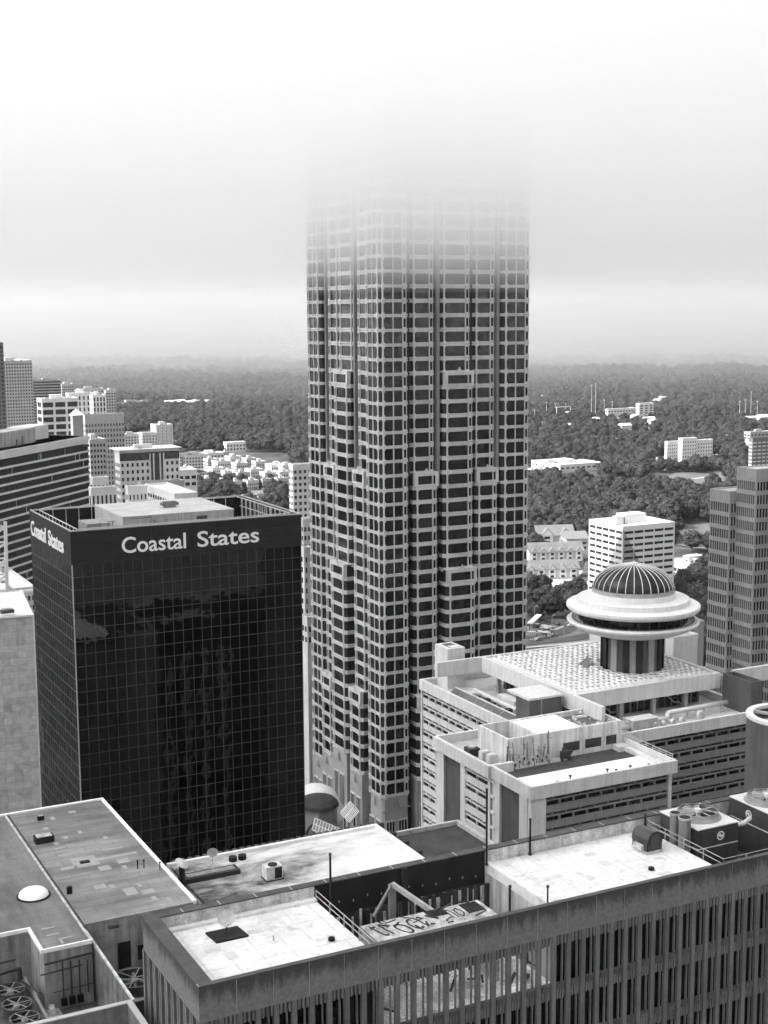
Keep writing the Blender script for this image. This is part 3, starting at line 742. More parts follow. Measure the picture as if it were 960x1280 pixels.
    r = thing('rooftop_lounge', 'round saucer lounge with a dark ribbed dome on a fluted drum above the hotel roof', 'rotunda', (c[0], c[1], ZA-.35))
    def zc(dz): return dz
    white2 = mat('white_ring', .64, rough=.6, var=.05, scale=.15, streak=.12)
    z0 = ZA-.35
    # drum: alternating dark and pale flutes
    rad = 6.9
    for k, (v, nm) in enumerate(((.02, 'dark_flute'), (.3, 'pale_flute'), (.1, 'grey_flute'))): mat(nm, v, rough=.7, var=.12)
    pat = [1, 0, 0, 2, 1, 2, 1, 0, 1, 2, 0, 1]
    mb = MB(); mats = [MATS['dark_flute'], MATS['pale_flute'], MATS['grey_flute']]
    nf = 30
    for k in range(nf):
        a0 = 2*math.pi*k/nf; a1 = 2*math.pi*(k+1)/nf; rr_ = rad-(.45 if k % 2 else 0)
        p = [(c[0]+rr_*math.cos(a0), c[1]+rr_*math.sin(a0)), (c[0]+rr_*math.cos(a1), c[1]+rr_*math.sin(a1)), (c[0]+4*math.cos(a1), c[1]+4*math.sin(a1)), (c[0]+4*math.cos(a0), c[1]+4*math.sin(a0))]
        mb.cur = (0, 1, 0, 2, 1, 2)[k % 6]; mb.prism(p, z0, z0+8.4)
    part('drum', mb, mats, r)
    mb = MB(); mb.prism([(c[0]-8.6, c[1]-8.6), (c[0]+8.4, c[1]-8.6), (c[0]+8.4, c[1]+6), (c[0]-8.6, c[1]+6)], z0, z0+.5); part('plinth', mb, white2, r)
    mb = MB(); mb.lathe([(5.0, z0+8.0), (8.6, z0+8.2), (11.0, z0+8.9), (13.2, z0+9.9), (14.2, z0+10.6), (14.3, z0+11.0), (14.0, z0+11.25), (12.6, z0+11.2), (12.5, z0+10.9), (5, z0+10.9)], c, 72, closed=True); part('saucer', mb, white2, r, smooth=False)
    mb = MB()
    for k in range(60):
        a = 2*math.pi*k/60; mb.beam((c[0]+13.1*math.cos(a), c[1]+13.1*math.sin(a), z0+11.42), (c[0]+13.1*math.cos(a+.07), c[1]+13.1*math.sin(a+.07), z0+11.42), .22, .2)
    part('light_ring', mb, mat('dark_dash', .08), r)
    mb = MB(); mb.lathe([(11.6, z0+10.9), (11.9, z0+13.4)], c, 72); part('lounge_window', mb, glass_mat('lounge_glass', .008, rough=.15, wob=0, spec=.3), r)
    mb = MB()
    for k in range(36):
        a = 2*math.pi*k/36; mb.beam((c[0]+11.68*math.cos(a), c[1]+11.68*math.sin(a), z0+11), (c[0]+11.95*math.cos(a), c[1]+11.95*math.sin(a), z0+13.3), .1)
    part('window_grille', mb, mat('post_dark', .05), r)
    mb = MB(); mb.lathe([(11.4, z0+13.3), (14.0, z0+13.35), (14.4, z0+13.9), (14.4, z0+14.5), (14.1, z0+14.7), (12.1, z0+14.9), (12.05, z0+15.9), (11.9, z0+16.0), (9.1, z0+16.1), (9.0, z0+17.2), (8.8, z0+17.3), (5, z0+17.3), (5, z0+13.4)], c, 96, closed=True); part('stepped_ring', mb, white2, r)
    # dome
    R0, H0, zb = 8.65, 5.0, z0+17.3
    mb = MB(); prof = [(R0+.25, zb), (R0+.3, zb+.9)]
    mb.lathe(prof, c, 72); part('dome_band', mb, mat('grey_band', .35, var=.2, scale=1), r)
    mb = MB(); prof = [(R0*math.cos(t*math.pi/2/12), zb+.9+H0*math.sin(t*math.pi/2/12)) for t in range(12)]+[(.3, zb+.9+H0)]
    mb.lathe(prof, c, 60); part('dome_glass', mb, glass_mat('dome_glass', .012, rough=.3, wob=0, spec=.3), r, smooth=True)
    mb = MB()
    for k in range(30):
        a = 2*math.pi*(k+.5)/30
        for t in range(12):
            t0, t1 = t*math.pi/2/12, (t+1)*math.pi/2/12-.02*(t == 11)
            q0, q1 = (R0+.05)*math.cos(t0), (R0+.05)*math.cos(t1)
            mb.beam((c[0]+q0*math.cos(a), c[1]+q0*math.sin(a), zb+.9+(H0+.05)*math.sin(t0)), (c[0]+q1*math.cos(a), c[1]+q1*math.sin(a), zb+.9+(H0+.05)*math.sin(t1)), .12, .12)
    part('dome_rib', mb, mat('rib_white', .7), r)
    mb = MB(); mb.tube((c[0], c[1], zb+.9+H0-.05), (c[0], c[1], zb+.9+H0+.3), .9, 16); mb.tube((c[0], c[1], zb+.9+H0+.3), (c[0], c[1], zb+.9+H0+.8), .12, 6); part('finial', mb, white2, r)
    u = thing('spiral_skirt', 'curved grey canopy at the foot of the drum on the hotel roof', 'canopy', (c[0]-6.5, c[1]+5, ZA-.35))
    mb = MB()
    for k in range(14):
        a0 = R(100)+R(110)*k/14; a1 = R(100)+R(110)*(k+1)/14
        mb.quad((3.6*math.cos(a0), 3.6*math.sin(a0), .25), (3.6*math.cos(a1), 3.6*math.sin(a1), .25), (1.4*math.cos(a1), 1.4*math.sin(a1), 2.2), (1.4*math.cos(a0), 1.4*math.sin(a0), 2.2))
        mb.quad((3.6*math.cos(a0), 3.6*math.sin(a0), 0), (3.6*math.cos(a1), 3.6*math.sin(a1), 0), (3.6*math.cos(a1), 3.6*math.sin(a1), .25), (3.6*math.cos(a0), 3.6*math.sin(a0), .25))
    part('shell', mb, grey, u, world=False)
make_hotel()
# ---------------------------------------------------------------- brown office tower at the right edge
def strip_tower():
    wall = mat('brown_grey_wall', .34, rough=.85, var=.1, scale=.2, fine=.1, streak=.12)
    root = thing('stepped_office_tower', 'brownish grey stepped office tower with close rows of narrow upright windows at the right edge', 'office tower', (300, 335, GROUND))
    panes = Panes(root, glass_mat('slit_glass', .008, rough=.15, wob=0, spec=.3), cap=100)
    FH = 4.1
    def block(x0, x1, y0, y1, zt, nL, nR, first=4.6):
        mb = MB(); core = MB(); core.box(x0+.5, x1-.1, y0+.5, y1-.1, GROUND, zt-.4); part('core', core, mat('core_dark', .03), root)
        mb.box(x0, x1, y0, y0+.8, zt-3.9, zt); mb.box(x0, x0+.8, y0+.8, y1, zt-3.9, zt); mb.box(x0+.8, x1, y1-.8, y1, zt-1.0, zt); mb.box(x1-.8, x1, y0+.8, y1-.8, zt-1, zt)
        z = zt-3.9
        while z > GROUND:
            b = z-2.75
            mb.box(x0, x1, y0, y0+.5, b-1.33, b); mb.box(x0, x0+.5, y0+.5, y1, b-1.33, b)
            for i in range(nR+1):
                x = x0+.5+(x1-x0-.9)*i/nR; mb.box(x-.17, x+.17, y0+.02, y0+.5, b, z-.02)
                if i < nR: panes.box(x+.17, x+(x1-x0-.9)/nR-.17, y0+.26, y0+.3, b, z)
            for i in range(nL+1):
                y = y0+.5+(y1-y0-.9)*i/nL; mb.box(x0+.02, x0+.5, y-.17, y+.17, b, z-.02)
                if i < nL: panes.box(x0+.26, x0+.3, y+.17, y+(y1-y0-.9)/nL-.17, b, z)
            z -= FH+.0
        part('wall', mb, wall, root)
        rf = MB(); rf.box(x0+.8, x1-.8, y0+.8, y1-.8, zt-.5, zt-.35); part('roof', rf, mat('pale_gravel', .5, rough=.9, var=.2, scale=.3, fine=.2), root)
    block(287.9, 300, 332.1, 341.4, -54.9, 8, 10)
    block(290.2, 301.5, 323.3, 332.0, -47.4, 9, 9)
    block(295.5, 325, 312.5, 323.2, -47.4, 9, 24)
    mb = MB(); mb.box(286.2, 299, 330, 343.5, -114, -112.6); part('podium', mb, wall, root)
    panes.finish()
strip_tower()
# ---------------------------------------------------------------- the concrete office slab right below the camera
FX0, FY0, FY1, FT = 31.94, 93.7, 107.5, -49.4
def make_front():
    conc = mat('stained_concrete', .16, rough=.9, var=.16, scale=.35, fine=.14, streak=.3)
    # parapet concrete: dark water stains that run down from the top edge (object has that stain)
    if 'parapet_concrete' not in MATS:
        m, n = nt('parapet_concrete'); L = n.links
        out = N(n, 'ShaderNodeOutputMaterial'); b = N(n, 'ShaderNodeBsdfPrincipled'); b.inputs['Roughness'].default_value = .9; b.inputs['Specular IOR Level'].default_value = .2
        L.new(b.outputs[0], out.inputs[0])
        g = N(n, 'ShaderNodeNewGeometry'); sx = N(n, 'ShaderNodeSeparateXYZ'); L.new(g.outputs['Position'], sx.inputs[0])
        mp = N(n, 'ShaderNodeMapping'); mp.inputs['Scale'].default_value = (1, 1, .12); L.new(g.outputs['Position'], mp.inputs[0])
        q = N(n, 'ShaderNodeTexNoise'); q.inputs['Scale'].default_value = 1.7; q.inputs['Detail'].default_value = 7; q.inputs['Roughness'].default_value = .7; L.new(mp.outputs[0], q.inputs['Vector'])
        # height below the coping + noise decides stained or clean
        h = N(n, 'ShaderNodeMapRange'); h.inputs[1].default_value = FT-2.5; h.inputs[2].default_value = FT; h.inputs[3].default_value = -.32; h.inputs[4].default_value = .3; L.new(sx.outputs['Z'], h.inputs[0])
        a = N(n, 'ShaderNodeMath', operation='ADD'); L.new(h.outputs[0], a.inputs[0]); L.new(q.outputs['Fac'], a.inputs[1])
        r = N(n, 'ShaderNodeMapRange'); r.inputs[1].default_value = .42; r.inputs[2].default_value = .64; r.inputs[3].default_value = .16; r.inputs[4].default_value = .065; L.new(a.outputs[0], r.inputs[0])
        f = N(n, 'ShaderNodeTexNoise'); f.inputs['Scale'].default_value = 3.; f.inputs['Detail'].default_value = 8; L.new(g.outputs['Position'], f.inputs['Vector'])
        fr = N(n, 'ShaderNodeMapRange'); fr.inputs[1].default_value = .3; fr.inputs[2].default_value = .7; fr.inputs[3].default_value = .8; fr.inputs[4].default_value = 1.2; L.new(f.outputs['Fac'], fr.inputs[0])
        mu = N(n, 'ShaderNodeMath', operation='MULTIPLY'); L.new(r.outputs[0], mu.inputs[0]); L.new(fr.outputs[0], mu.inputs[1])
        cc = N(n, 'ShaderNodeCombineColor'); [L.new(mu.outputs[0], cc.inputs[i]) for i in range(3)]; L.new(cc.outputs[0], b.inputs['Base Color'])
        MATS['parapet_concrete'] = m
    par = MATS['parapet_concrete']
    cop = mat('coping', .06, rough=.7, var=.3, scale=.8, fine=.25)
    white = mat('white_roof', .63, rough=.7, var=.18, scale=.2, fine=.1, spots=.34)
    inner = mat('flaked_wall', .5, rough=.9, var=.3, scale=1.1, fine=.3, spots=.5, streak=.3)
    dk = mat('black_screen', .012, rough=.8, var=.5, scale=.4)
    seam = mat('pale_seam', .34)
    root = thing('concrete_office_slab', 'stained concrete office slab with ribbed window bays, white roofs and an open light well, nearest the camera', 'office building', (70, 100, GROUND))
    gl = glass_mat('bay_glass', .005, rough=.12, wob=0, spec=.35)
    panes = Panes(root, gl)
    P = 2.99; XE = FX0+P*27
    # --- parapet, panel by panel with open joints
    mb = MB(); sm = MB(); T = .45; PB = FT-2.9
    for i in range(27):
        a, b = FX0+P*i, FX0+P*(i+1); mb.box(a+.03 if i else a, b-.03, FY0, FY0+T, PB, FT-.12)
        if i: sm.box(a-.03, a+.03, FY0+.03, FY0+T-.03, PB, FT-.14)
    for i in range(5):
        a, b = FY0+T+(FY1-FY0-T)*i/5, FY0+T+(FY1-FY0-T)*(i+1)/5; mb.box(FX0, FX0+1.15, a+.02, b-.02, PB, FT-.12)
    part('parapet', mb, par, root); part('panel_joint', sm, seam, root)
    mb = MB(); mb.box(FX0-.03, XE, FY0-.03, FY0+T+.03, FT-.12, FT); mb.box(FX0-.03, FX0+1.2, FY0+T+.03, FY1+.1, FT-.12, FT)
    mb.box(FX0+1.2, XE, FY1-.75, FY1+.1, FT-.12, FT); part('coping', mb, cop, root)
    mb = MB()
    for i in range(1, 24):
        x = FX0+P*i*1.1; mb.box(x-.06, x+.06, FY1-.76, FY1+.11, FT, FT+.03)
    mb.box(FX0-.04, FX0+.05, FY0-.04, FY0+T, FT, FT+.02)
    part('coping_joint', mb, mat('lead_joint', .28), root)
    # back wall: flaked white behind the roofs, black screen behind the light well
    wx0, wx1 = 47.2, 64.6
    mb = MB(); mb.box(FX0+1.15, wx0, FY1-.7, FY1, -56, FT-.12); mb.box(wx1, XE, FY1-.7, FY1, -60, FT-.12); part('back_wall', mb, inner, root)
    mb = MB(); mb.box(wx0, wx1, FY1-.6, FY1-.1, -52.6, FT-.12)
    mb.quad((wx0, FY1-.63, -52.6), (wx1, FY1-.63, -53.3), (wx1, FY1-.63, FT-.12), (wx0, FY1-.63, FT-.12)); part('screen', mb, dk, root)
    mb = MB(); mb.box(55.8, 56.3, FY1-1.0, FY1-.63, -60, FT-.1); part('screen_post', mb, mat('post_black', .02), root)
    # small pale fixings on the screen
    mb = MB()
    for i in range(12): x = wx0+1+i*1.4; z = -51.3-.25*(i % 3)*.5-.3*(i/12); mb.box(x-.05, x+.05, FY1-.68, FY1-.63, z-.1, z+.1)
    part('fixing', mb, mat('fixing', .3), root)
    # --- roofs
    mb = MB(); mb.box(FX0+1.15, wx0, FY0+T, FY1-.7, -51.6, -50.75); part('roof', mb, white, root)
    mb = MB(); mb.box(FX0+1.15, wx0, FY1-1.3, FY1-.7, -50.75, -50.5); part('roof_kerb', mb, white, root)
    mb = MB(); mb.box(wx1, 83.0, FY0+T, FY1-.7, -51.6, -50.75); mb.box(83.0, 90.6, FY0+T, FY0+1.5, -51.6, -50.75); part('roof', mb, white, root)
    mb = MB(); mb.box(wx1, wx1+.5, FY0+T, FY1-.7, -50.75, -50.6); part('roof_kerb', mb, white, root)
    mb = MB(); mb.box(wx1, wx1+.3, FY0+T+.1, FY1-.7, -62, -51.6); mb.box(wx0-.3, wx0, FY0+T+.1, FY1-.7, -62, -51.6); part('well_wall', mb, mat('well_wall', .42, rough=.9, var=.2, streak=.45, scale=.5), root)
    mb = MB(); mb.box(83.0, 98, FY0+1.5, FY1-.7, -54.6, -54.2); part('pit_floor', mb, mat('pit_floor', .05, var=.3), root)
    mb = MB(); mb.box(83.0, 83.3, FY0+1.5, FY1-.7, -54.2, -51.6); mb.box(83.3, 98, FY0+1.5, FY0+1.8, -54.2, -51.6); part('pit_wall', mb, dk, root)
    mb = MB(); mb.box(98.2, 99.0, FY0+T, FY1-.7, -54.2, -50.2); part('cross_wall', mb, inner, root)
    mb = MB(); mb.box(99.0, XE, FY0+T, FY1-.7, -54.6, -54.0); part('roof', mb, white, root)
    # membrane seams and repair sheets on the white roofs
    rs = random.Random(17); sm2 = MB(); pt2 = MB()
    for (a0, a1) in ((FX0+1.2, wx0-.05), (wx1+.55, 82.9)):
        x = a0+1.2
        while x < a1-.5: sm2.box(x, x+.07, FY0+T+.05, FY1-1.35, -50.75, -50.742); x += rs.uniform(2.1, 2.5)
        for y in (FY0+4.6, FY0+9.3): sm2.box(a0+.1, a1-.1, y, y+.05, -50.75, -50.738)
        for i in range(7):
            u_, v_ = rs.uniform(a0+.5, a1-2.5), rs.uniform(FY0+1, FY1-3.5); pt2.box(u_, u_+rs.uniform(.5, 1.8), v_, v_+rs.uniform(.4, 1.5), -50.75, -50.735, rs.uniform(-.1, .1))
    part('roof_seam', sm2, mat('seam_grey', .47, var=.3, scale=.6), root); part('roof_patch', pt2, mat('patch_grey', .5, var=.15, scale=.8), root)
    # --- facade towards the camera: ribbed bays
    rib = MB(); sp = MB(); B = P/2; nb = 54
    FH = 4.85; ZW0 = PB-.9
    for k in range(4):
        zt = ZW0-k*FH; zb = zt-3.45
        for i in range(nb):
            a = FX0+B*i
            if k == 0:
                for t in (0, .36, .72, 1.08): rib.box(a+t+.16, a+t+.34, FY0+.02, FY0+.4, PB-.85, PB+.0)
            sp.box(a, a+B, FY0+.22, FY0+.45, zb-1.42, zb)                        # spandrel set back
            for t in (.5, .78, 1.06): rib.box(a+t+.05, a+t+.2, FY0+.08, FY0+.22, zb-1.4, zb-.4)
            sp.prism([(a+.5, FY0+.22), (a+.58, FY0+.03), (a+1.34, FY0+.03), (a+1.42, FY0+.22)], zb-.5, zb-.05)
            rib.box(a+1.08, a+1.18, FY0+.12, FY0+.34, zb, zt)                      # slender mullion
            openbay = k == 0 and 45 < a < 62.6
            if openbay: continue
            panes.box(a+.42, a+1.49, FY0+.34, FY0+.38, zb, zt)
        if k == 0: sp.box(FX0, XE, FY0+.3, FY0+.55, zt, PB)
    for i in range(nb+1):
        a = FX0+B*i; rib.box(a, a+.42, FY0, FY0+.34, GROUND, PB)
        rib.box(a-.02, a+.06, FY0-.06, FY0, GROUND, PB)
    part('facade_rib', rib, conc, root); part('spandrel', sp, mat('spandrel_concrete', .09, rough=.9, var=.25, scale=.9, fine=.2, streak=.3), root)
    # --- left face
    rib = MB(); sp = MB(); n2 = 9; B2 = (FY1-FY0)/n2
    for i in range(n2*2+1):
        y = FY0+B2/2*i; rib.box(FX0-.0 if i % 2 == 0 else FX0+.1, FX0+.5, y+.01, y+.3, GROUND, PB)
    for k in range(4):
        zt = ZW0-k*FH; zb = zt-3.45; sp.box(FX0+.3, FX0+.55, FY0+.6, FY1, zb-1.42, zb)
        for i in range(n2): panes.box(FX0+.45, FX0+.49, FY0+B2*i+.3, FY0+B2*(i+1), zb, zt)
    part('facade_rib', rib, conc, root); part('spandrel', sp, MATS['spandrel_concrete'], root)
    mb = MB(); mb.box(FX0+.6, wx0-.3, FY0+.6, FY1-.2, GROUND, -52.2); mb.box(wx1+.3, XE, FY0+.6, FY1-.2, GROUND, -54.8); mb.box(wx0-.3, wx1+.3, FY0+.6, FY1-.2, GROUND, -58.2); part('core', mb, mat('core_black', .01), root)
    mb = MB(); mb.box(FX0+.6, XE, FY0+.56, FY0+.6, GROUND, -58.2); part('core', mb, MATS['core_black'], root)
    panes.finish()
    # --- rear side: concrete with tall pale piers and two pale ledges (mirrored in the black glass block)
    mb = MB(); mb.box(FX0+.6, XE, FY1-.2, FY1-.02, GROUND, -56); part('rear_wall', mb, mat('rear_concrete', .06, rough=.9, var=.3, streak=.3), root)
    for x in (82.3, 86.5, 90.6, 94.6, 98.6, 103):
        mb = MB(); mb.box(x-.5, x+.5, FY1-.02, FY1+.5, GROUND, -72); part('rear_pier', mb, mat('rear_pier', .55, var=.4, scale=.4, streak=.3), root)
    for z_, a_, b_ in ((-59.6, 83.5, 106), (-63.6, 84, 101)):
        mb = MB(); mb.box(a_, b_, FY1-.02, FY1+.7, z_-.5, z_+.3); part('rear_ledge', mb, mat('rear_ledge', .75, var=.2, scale=.5), root)
    # --- the light well: floor, stumps of columns, painted slab and broken beams
    mb = MB(); mb.box(wx0, wx1, FY0+.6, FY1-.7, -58.2, -57.6); part('well_floor', mb, mat('well_floor', .6, rough=.9, var=.5, scale=.5, fine=.4, spots=.6), root)
    rr = random.Random(21)
    mb = MB()
    for i in range(22):
        x = wx0+.4+i*.78; mb.box(x, x+rr.uniform(.12, .42), FY1-.95, FY1-.8, rr.uniform(-57.6, -56), -52.4-rr.uniform(0, .8))
    part('stump', mb, mat('stump_white', .6, rough=.9, var=.5, scale=1.3, spots=.6), root)
    mb = MB(); mb.box(wx0, wx1, FY1-.66, FY1-.5, -58, -52.6)
    for i in range(16): x = wx0+.2+i*1.12; mb.box(x, x+rr.uniform(.2, .5), FY1-1.5, FY1-1.2, -57.6, -52.4)
    for i in range(26):
        x = rr.uniform(wx0+.5, wx1-.5); y = rr.uniform(FY0+1, FY1-2); z = rr.uniform(-57.4, -54.8)
        mb.beam((x, y, z), (x+rr.uniform(-2, 2), y+rr.uniform(-1.5, 1.5), z+rr.uniform(-1.2, 1.2)), rr.uniform(.12, .3))
    part('loose_beam', mb, mat('dark_beam', .04, var=.6), root)
    u = thing('demolished_slab', 'white painted slab of the half demolished floor with black spray letters in the light well', 'slab', (55.5, 101, -57.6))
    mb = MB(); mb.box(-6.3, 5.3, -2.9, .8, 5.75, 6.0); mb.box(-6.3, -5.9, -2.9, .9, 0, 5.75); mb.box(4.9, 5.3, -2.9, .6, 0, 5.75); mb.box(-6.3, 5.3, .6, .8, 5.2, 5.75); part('slab', mb, mat('painted_slab', .4, rough=.85, var=.5, scale=.8, fine=.3, spots=.75), u, world=False)
    mb = MB(); mb.box(3.2, 4.9, -1.3, .6, 6.01, 6.05); mb.box(-.2, 1.6, -.6, .8, 6.01, 6.04); part('hole', mb, dk, u, world=False)
    def spray(w_, x0, x1_, y0_, y1_):
        me = text_mesh(w_, 1.0, .01, offset=-.012); me.materials.append(mat('spray_black', .02))
        xs = [v.co.x for v in me.vertices]; ys = [v.co.y for v in me.vertices]
        for v in me.vertices:
            a = (v.co.x-min(xs))/(max(xs)-min(xs)); b = (v.co.y-min(ys))/(max(ys)-min(ys))+.12*math.sin(a*9); v.co = (x0+(a-.12*b)*(x1_-x0), y0_+b*(y1_-y0_), 6.02+v.co.z)
        link('spray_lettering', me, u)
    spray('trocr', -5.4, -.4, -2.2, .3); spray('no', 1.6, 3.0, -1.6, .1)
    mb = MB(); rq = random.Random(12)
    for i in range(24):
        x, y = rq.uniform(-5.9, 4.4), rq.uniform(-2.7, .5); mb.beam((x, y, 6.05+rq.uniform(0, .2)), (x+rq.uniform(-1.3, 1.3), y+rq.uniform(-.5, .5), 6.05+rq.uniform(0, .5)), rq.uniform(.05, .13))
    part('debris', mb, mat('debris_dark', .05, var=.6, scale=2), u, world=False)
    A = atY(490, 1105, 105.8); Bq = atY(546, 1143, 101.5); Cq = atY(467, 1146, 104.5)
    u = thing('roof_brace', 'pale triangular brace of leftover roof beams leaning on the black screen', 'brace', (A.x, A.y, -57.6))
    mb = MB(); mb.beam(A, Bq, .34, .4); part('beam', mb, mat('brace_pale', .36, var=.3, scale=1, spots=.4), u)
    mb = MB(); mb.beam(A, Cq, .2, .25); part('beam', mb, mat('brace_grey', .2, var=.3), u)
    mb = MB(); mb.box(A.x-.3, A.x+.3, A.y-.2, A.y+.2, -57.6, A.z); part('post', mb, mat('brace_grey', .2), u)
    # --- railings
    rm = mat('rail_grey', .3, rough=.5)
    def railing(label, pts, h=1.1, posts=None):
        base = Vector(pts[0]); t = thing('railing', label, 'railing', base)
        mb = MB(); q = MB()
        for a, b in zip(pts[:-1], pts[1:]):
            a = Vector(a)-base; b = Vector(b)-base
            for z in (h, h*.55): mb.beam(a+Vector((0, 0, z)), b+Vector((0, 0, z)), .06)
            n = max(1, round((b-a).length/2.6))
            for i in range(n+1):
                s_ = a+(b-a)*i/n; q.beam(s_, s_+Vector((0, 0, h)), .07)
        part('rail', mb, rm, t, world=False); part('post', q, rm, t, world=False)
    railing('grey rail along the right edge of the nearer white roof above the light well', [(wx0-.1, FY1-1.3, -50.75), (wx0-.1, FY0+1.1, -50.75)])
    railing('thin rail along the front of the light well', [(wx0, FY0+.8, -50.9), (wx1, FY0+.8, -50.9)])
    railing('rail around the pit with the cooling towers', [(83.0, FY1-1.0, -50.75), (83.0, FY0+1.5, -50.75), (96.5, FY0+1.5, -50.75)])
    for i, (x, y, h, wh) in enumerate(((47.9, 104.9, 4.6, 'left one, at the corner of the nearer white roof'), (59.5, FY0+.7, 2.6, 'short one by the parapet of the light well'), (64.5, FY1-1.1, 7.2, 'tallest one, where the black screen ends'), (69.4, FY1-.9, 3.4, 'pale-tipped one on the back wall of the farther white roof'), (63.2, FY0+.6, 1.9, 'front one beside the seam of the light well'), (82.8, FY1-1.0, 1.6, 'one at the back end of the pit rail'))):
        t = thing('roof_pole', 'dark upright pole, the '+wh, 'pole', (x, y, -50.75 if i not in (1, 4) else -50.0), 'poles on the front building')
        mb = MB(); mb.tube((0, 0, 0), (0, 0, h), .1 if i != 4 else .07, 6); part('shaft', mb, dk, t, world=False)
        mb = MB(); mb.tube((0, 0, h), (0, 0, h+.18), .14, 8); mb.box(-.15, .15, -.15, .15, 0, .15); part('cap', mb, mat('pole_cap', .5 if i == 3 else .05), t, world=False)
    # --- dish on the near white roof
    t = thing('satellite_dish', 'small grey satellite dish on a black mat on the nearer white roof', 'satellite dish', (37.9, 103.6, -50.75))
    mb = MB(); mb.prism([(-1.3, -1.0), (1.5, -1.0), (1.3, 1.1), (-1.5, 1.1)], 0, .16); part('ballast_mat', mb, dk, t, world=False)
    mb = MB(); mb.tube((0, .1, .16), (0, .1, 1.0), .05, 6); mb.beam((0, .1, .9), (-.1, -.7, 1.25), .05); part('mast', mb, dk, t, world=False)
    mb = MB(); c = Vector((0, .1, 1.45)); nrm = Vector((-.35, -.72, .6)).normalized(); ux = nrm.cross(Vector((0, 0, 1))).normalized(); uy = nrm.cross(ux)
    rings = [(0, 0), (.3, .03), (.55, .1), (.72, .18)]; prev = None
    for r_, d_ in rings:
        cur = [c+nrm*d_+(ux*math.cos(2*math.pi*k/20)+uy*math.sin(2*math.pi*k/20))*r_ for k in range(20)]
        if prev:
            for k in range(20): mb.quad(prev[k], cur[k], cur[(k+1) % 20], prev[(k+1) % 20])
        prev = cur
    part('reflector', mb, mat('dish_grey', .35, rough=.6, var=.2, scale=3), t, world=False)
    # small drains and stubs on the white roofs
    for i, (x, y, lab) in enumerate(((45.1, 98.7, 'black roof drain on the nearer white roof'), (77.2, 98.3, 'black roof drain on the farther white roof'), (40.0, FY0+.9, 'thin black stub pipe at the front edge of the nearer white roof'), (78.0, FY0+.9, 'thin black stub pipe at the front edge of the farther white roof'), (40.9, 100.9, 'tiny grey vent near the middle of the nearer white roof'))):
        t = thing('roof_stub', lab, 'roof vent', (x, y, -50.75))
        h = .3 if i in (0, 1) else .75 if i < 4 else .5
        mb = MB(); mb.tube((0, 0, 0), (0, 0, h), .28 if i < 2 else .07, 10); part('pipe', mb, dk if i < 4 else mat('grey_stub', .4), t, world=False)
        mb = MB(); mb.tube((0, 0, 0), (0, 0, .04), .42, 12); part('flange', mb, mat('flange', .55), t, world=False)
    # --- round-backed blower
    t = thing('drum_blower', 'black drum-shaped blower standing on the farther white roof by the pit rail', 'blower', (80.0, 102.6, -50.75))
    mb = MB(); mb.tube((-.1, 1.1, 1.15), (.1, -1.1, 1.15), .95, 20); mb.box(-.9, .9, -1.1, 1.1, .25, 1.1); part('drum', mb, mat('blower_black', .025, rough=.35, spec=.5, var=.4, scale=1.5), t, world=False)
    mb = MB(); mb.box(-.95, .95, -1.2, 1.2, 0, .25); part('base', mb, mat('blower_base', .4, var=.4, scale=2), t, world=False)
    mb = MB(); mb.box(-1.25, -.92, -.7, .5, .35, .8); part('motor', mb, mat('motor_grey', .45, var=.4, scale=2), t, world=False)
    mb = MB(); mb.tube((.09, -1.1, 1.15), (.1, -1.15, 1.15), .7, 16); part('end_plate', mb, mat('end_plate', .06), t, world=False)
    # --- cooling towers
    def cooling(label, loc):
        t = thing('cooling_tower', label, 'cooling tower', loc, 'cooling towers in the roof pit')
        side = mat('tower_side', .05, rough=.55, var=.2, scale=.6, streak=.3); top = mat('galvanised_top', .55, rough=.5, var=.15, scale=.8, fine=.1)
        mb = MB(); mb.box(0, 4.9, 0, 5.7, -5.3, -.1); part('casing', mb, side, t, world=False)
        mb = MB(); mb.box(-.08, 4.98, -.08, 5.78, -.1, 0); mb.box(-.03, 4.93, -.03, 5.73, -2.05, -1.95); part('top_plate', mb, top, t, world=False)
        cx_, cy_ = 2.35, 2.95
        mb = MB(); mb.lathe([(2.25, -.02), (2.0, .3), (1.9, .62), (1.96, .62), (2.06, .3), (2.3, 0)], (cx_, cy_), 48, closed=True); o = part('fan_shroud', mb, mat('shroud', .22, rough=.4, var=.25, scale=1), t, world=False)
        mb = MB(); mb.lathe([(0.01, .02), (1.98, .02)], (cx_, cy_), 32); part('fan_well', mb, mat('fan_well', .03), t, world=False)
        mb = MB()
        for k in range(8):
            a = 2*math.pi*k/8+.2; d = Vector((math.cos(a), math.sin(a), 0)); s_ = Vector((-d.y, d.x, 0)); c0 = Vector((cx_, cy_, .42))
            mb.quad(c0+d*.35-s_*.16+Vector((0, 0, .1)), c0+d*1.84-s_*.3+Vector((0, 0, .1)), c0+d*1.84+s_*.3-Vector((0, 0, .04)), c0+d*.35+s_*.16-Vector((0, 0, .06)))
        f = part('fan', mb, mat('fan_blade', .2, rough=.45, var=.2), t, world=False)
        mb = MB(); mb.tube((cx_, cy_, .35), (cx_, cy_, .75), .34, 14); mb2 = part('hub', mb, top, f, world=False)
        mb = MB()
        for k in range(4):
            a = math.pi*k/4; mb.beam((cx_-1.93*math.cos(a), cy_-1.93*math.sin(a), .62), (cx_+1.93*math.cos(a), cy_+1.93*math.sin(a), .62), .035)
        part('fan_guard', mb, top, t, world=False)
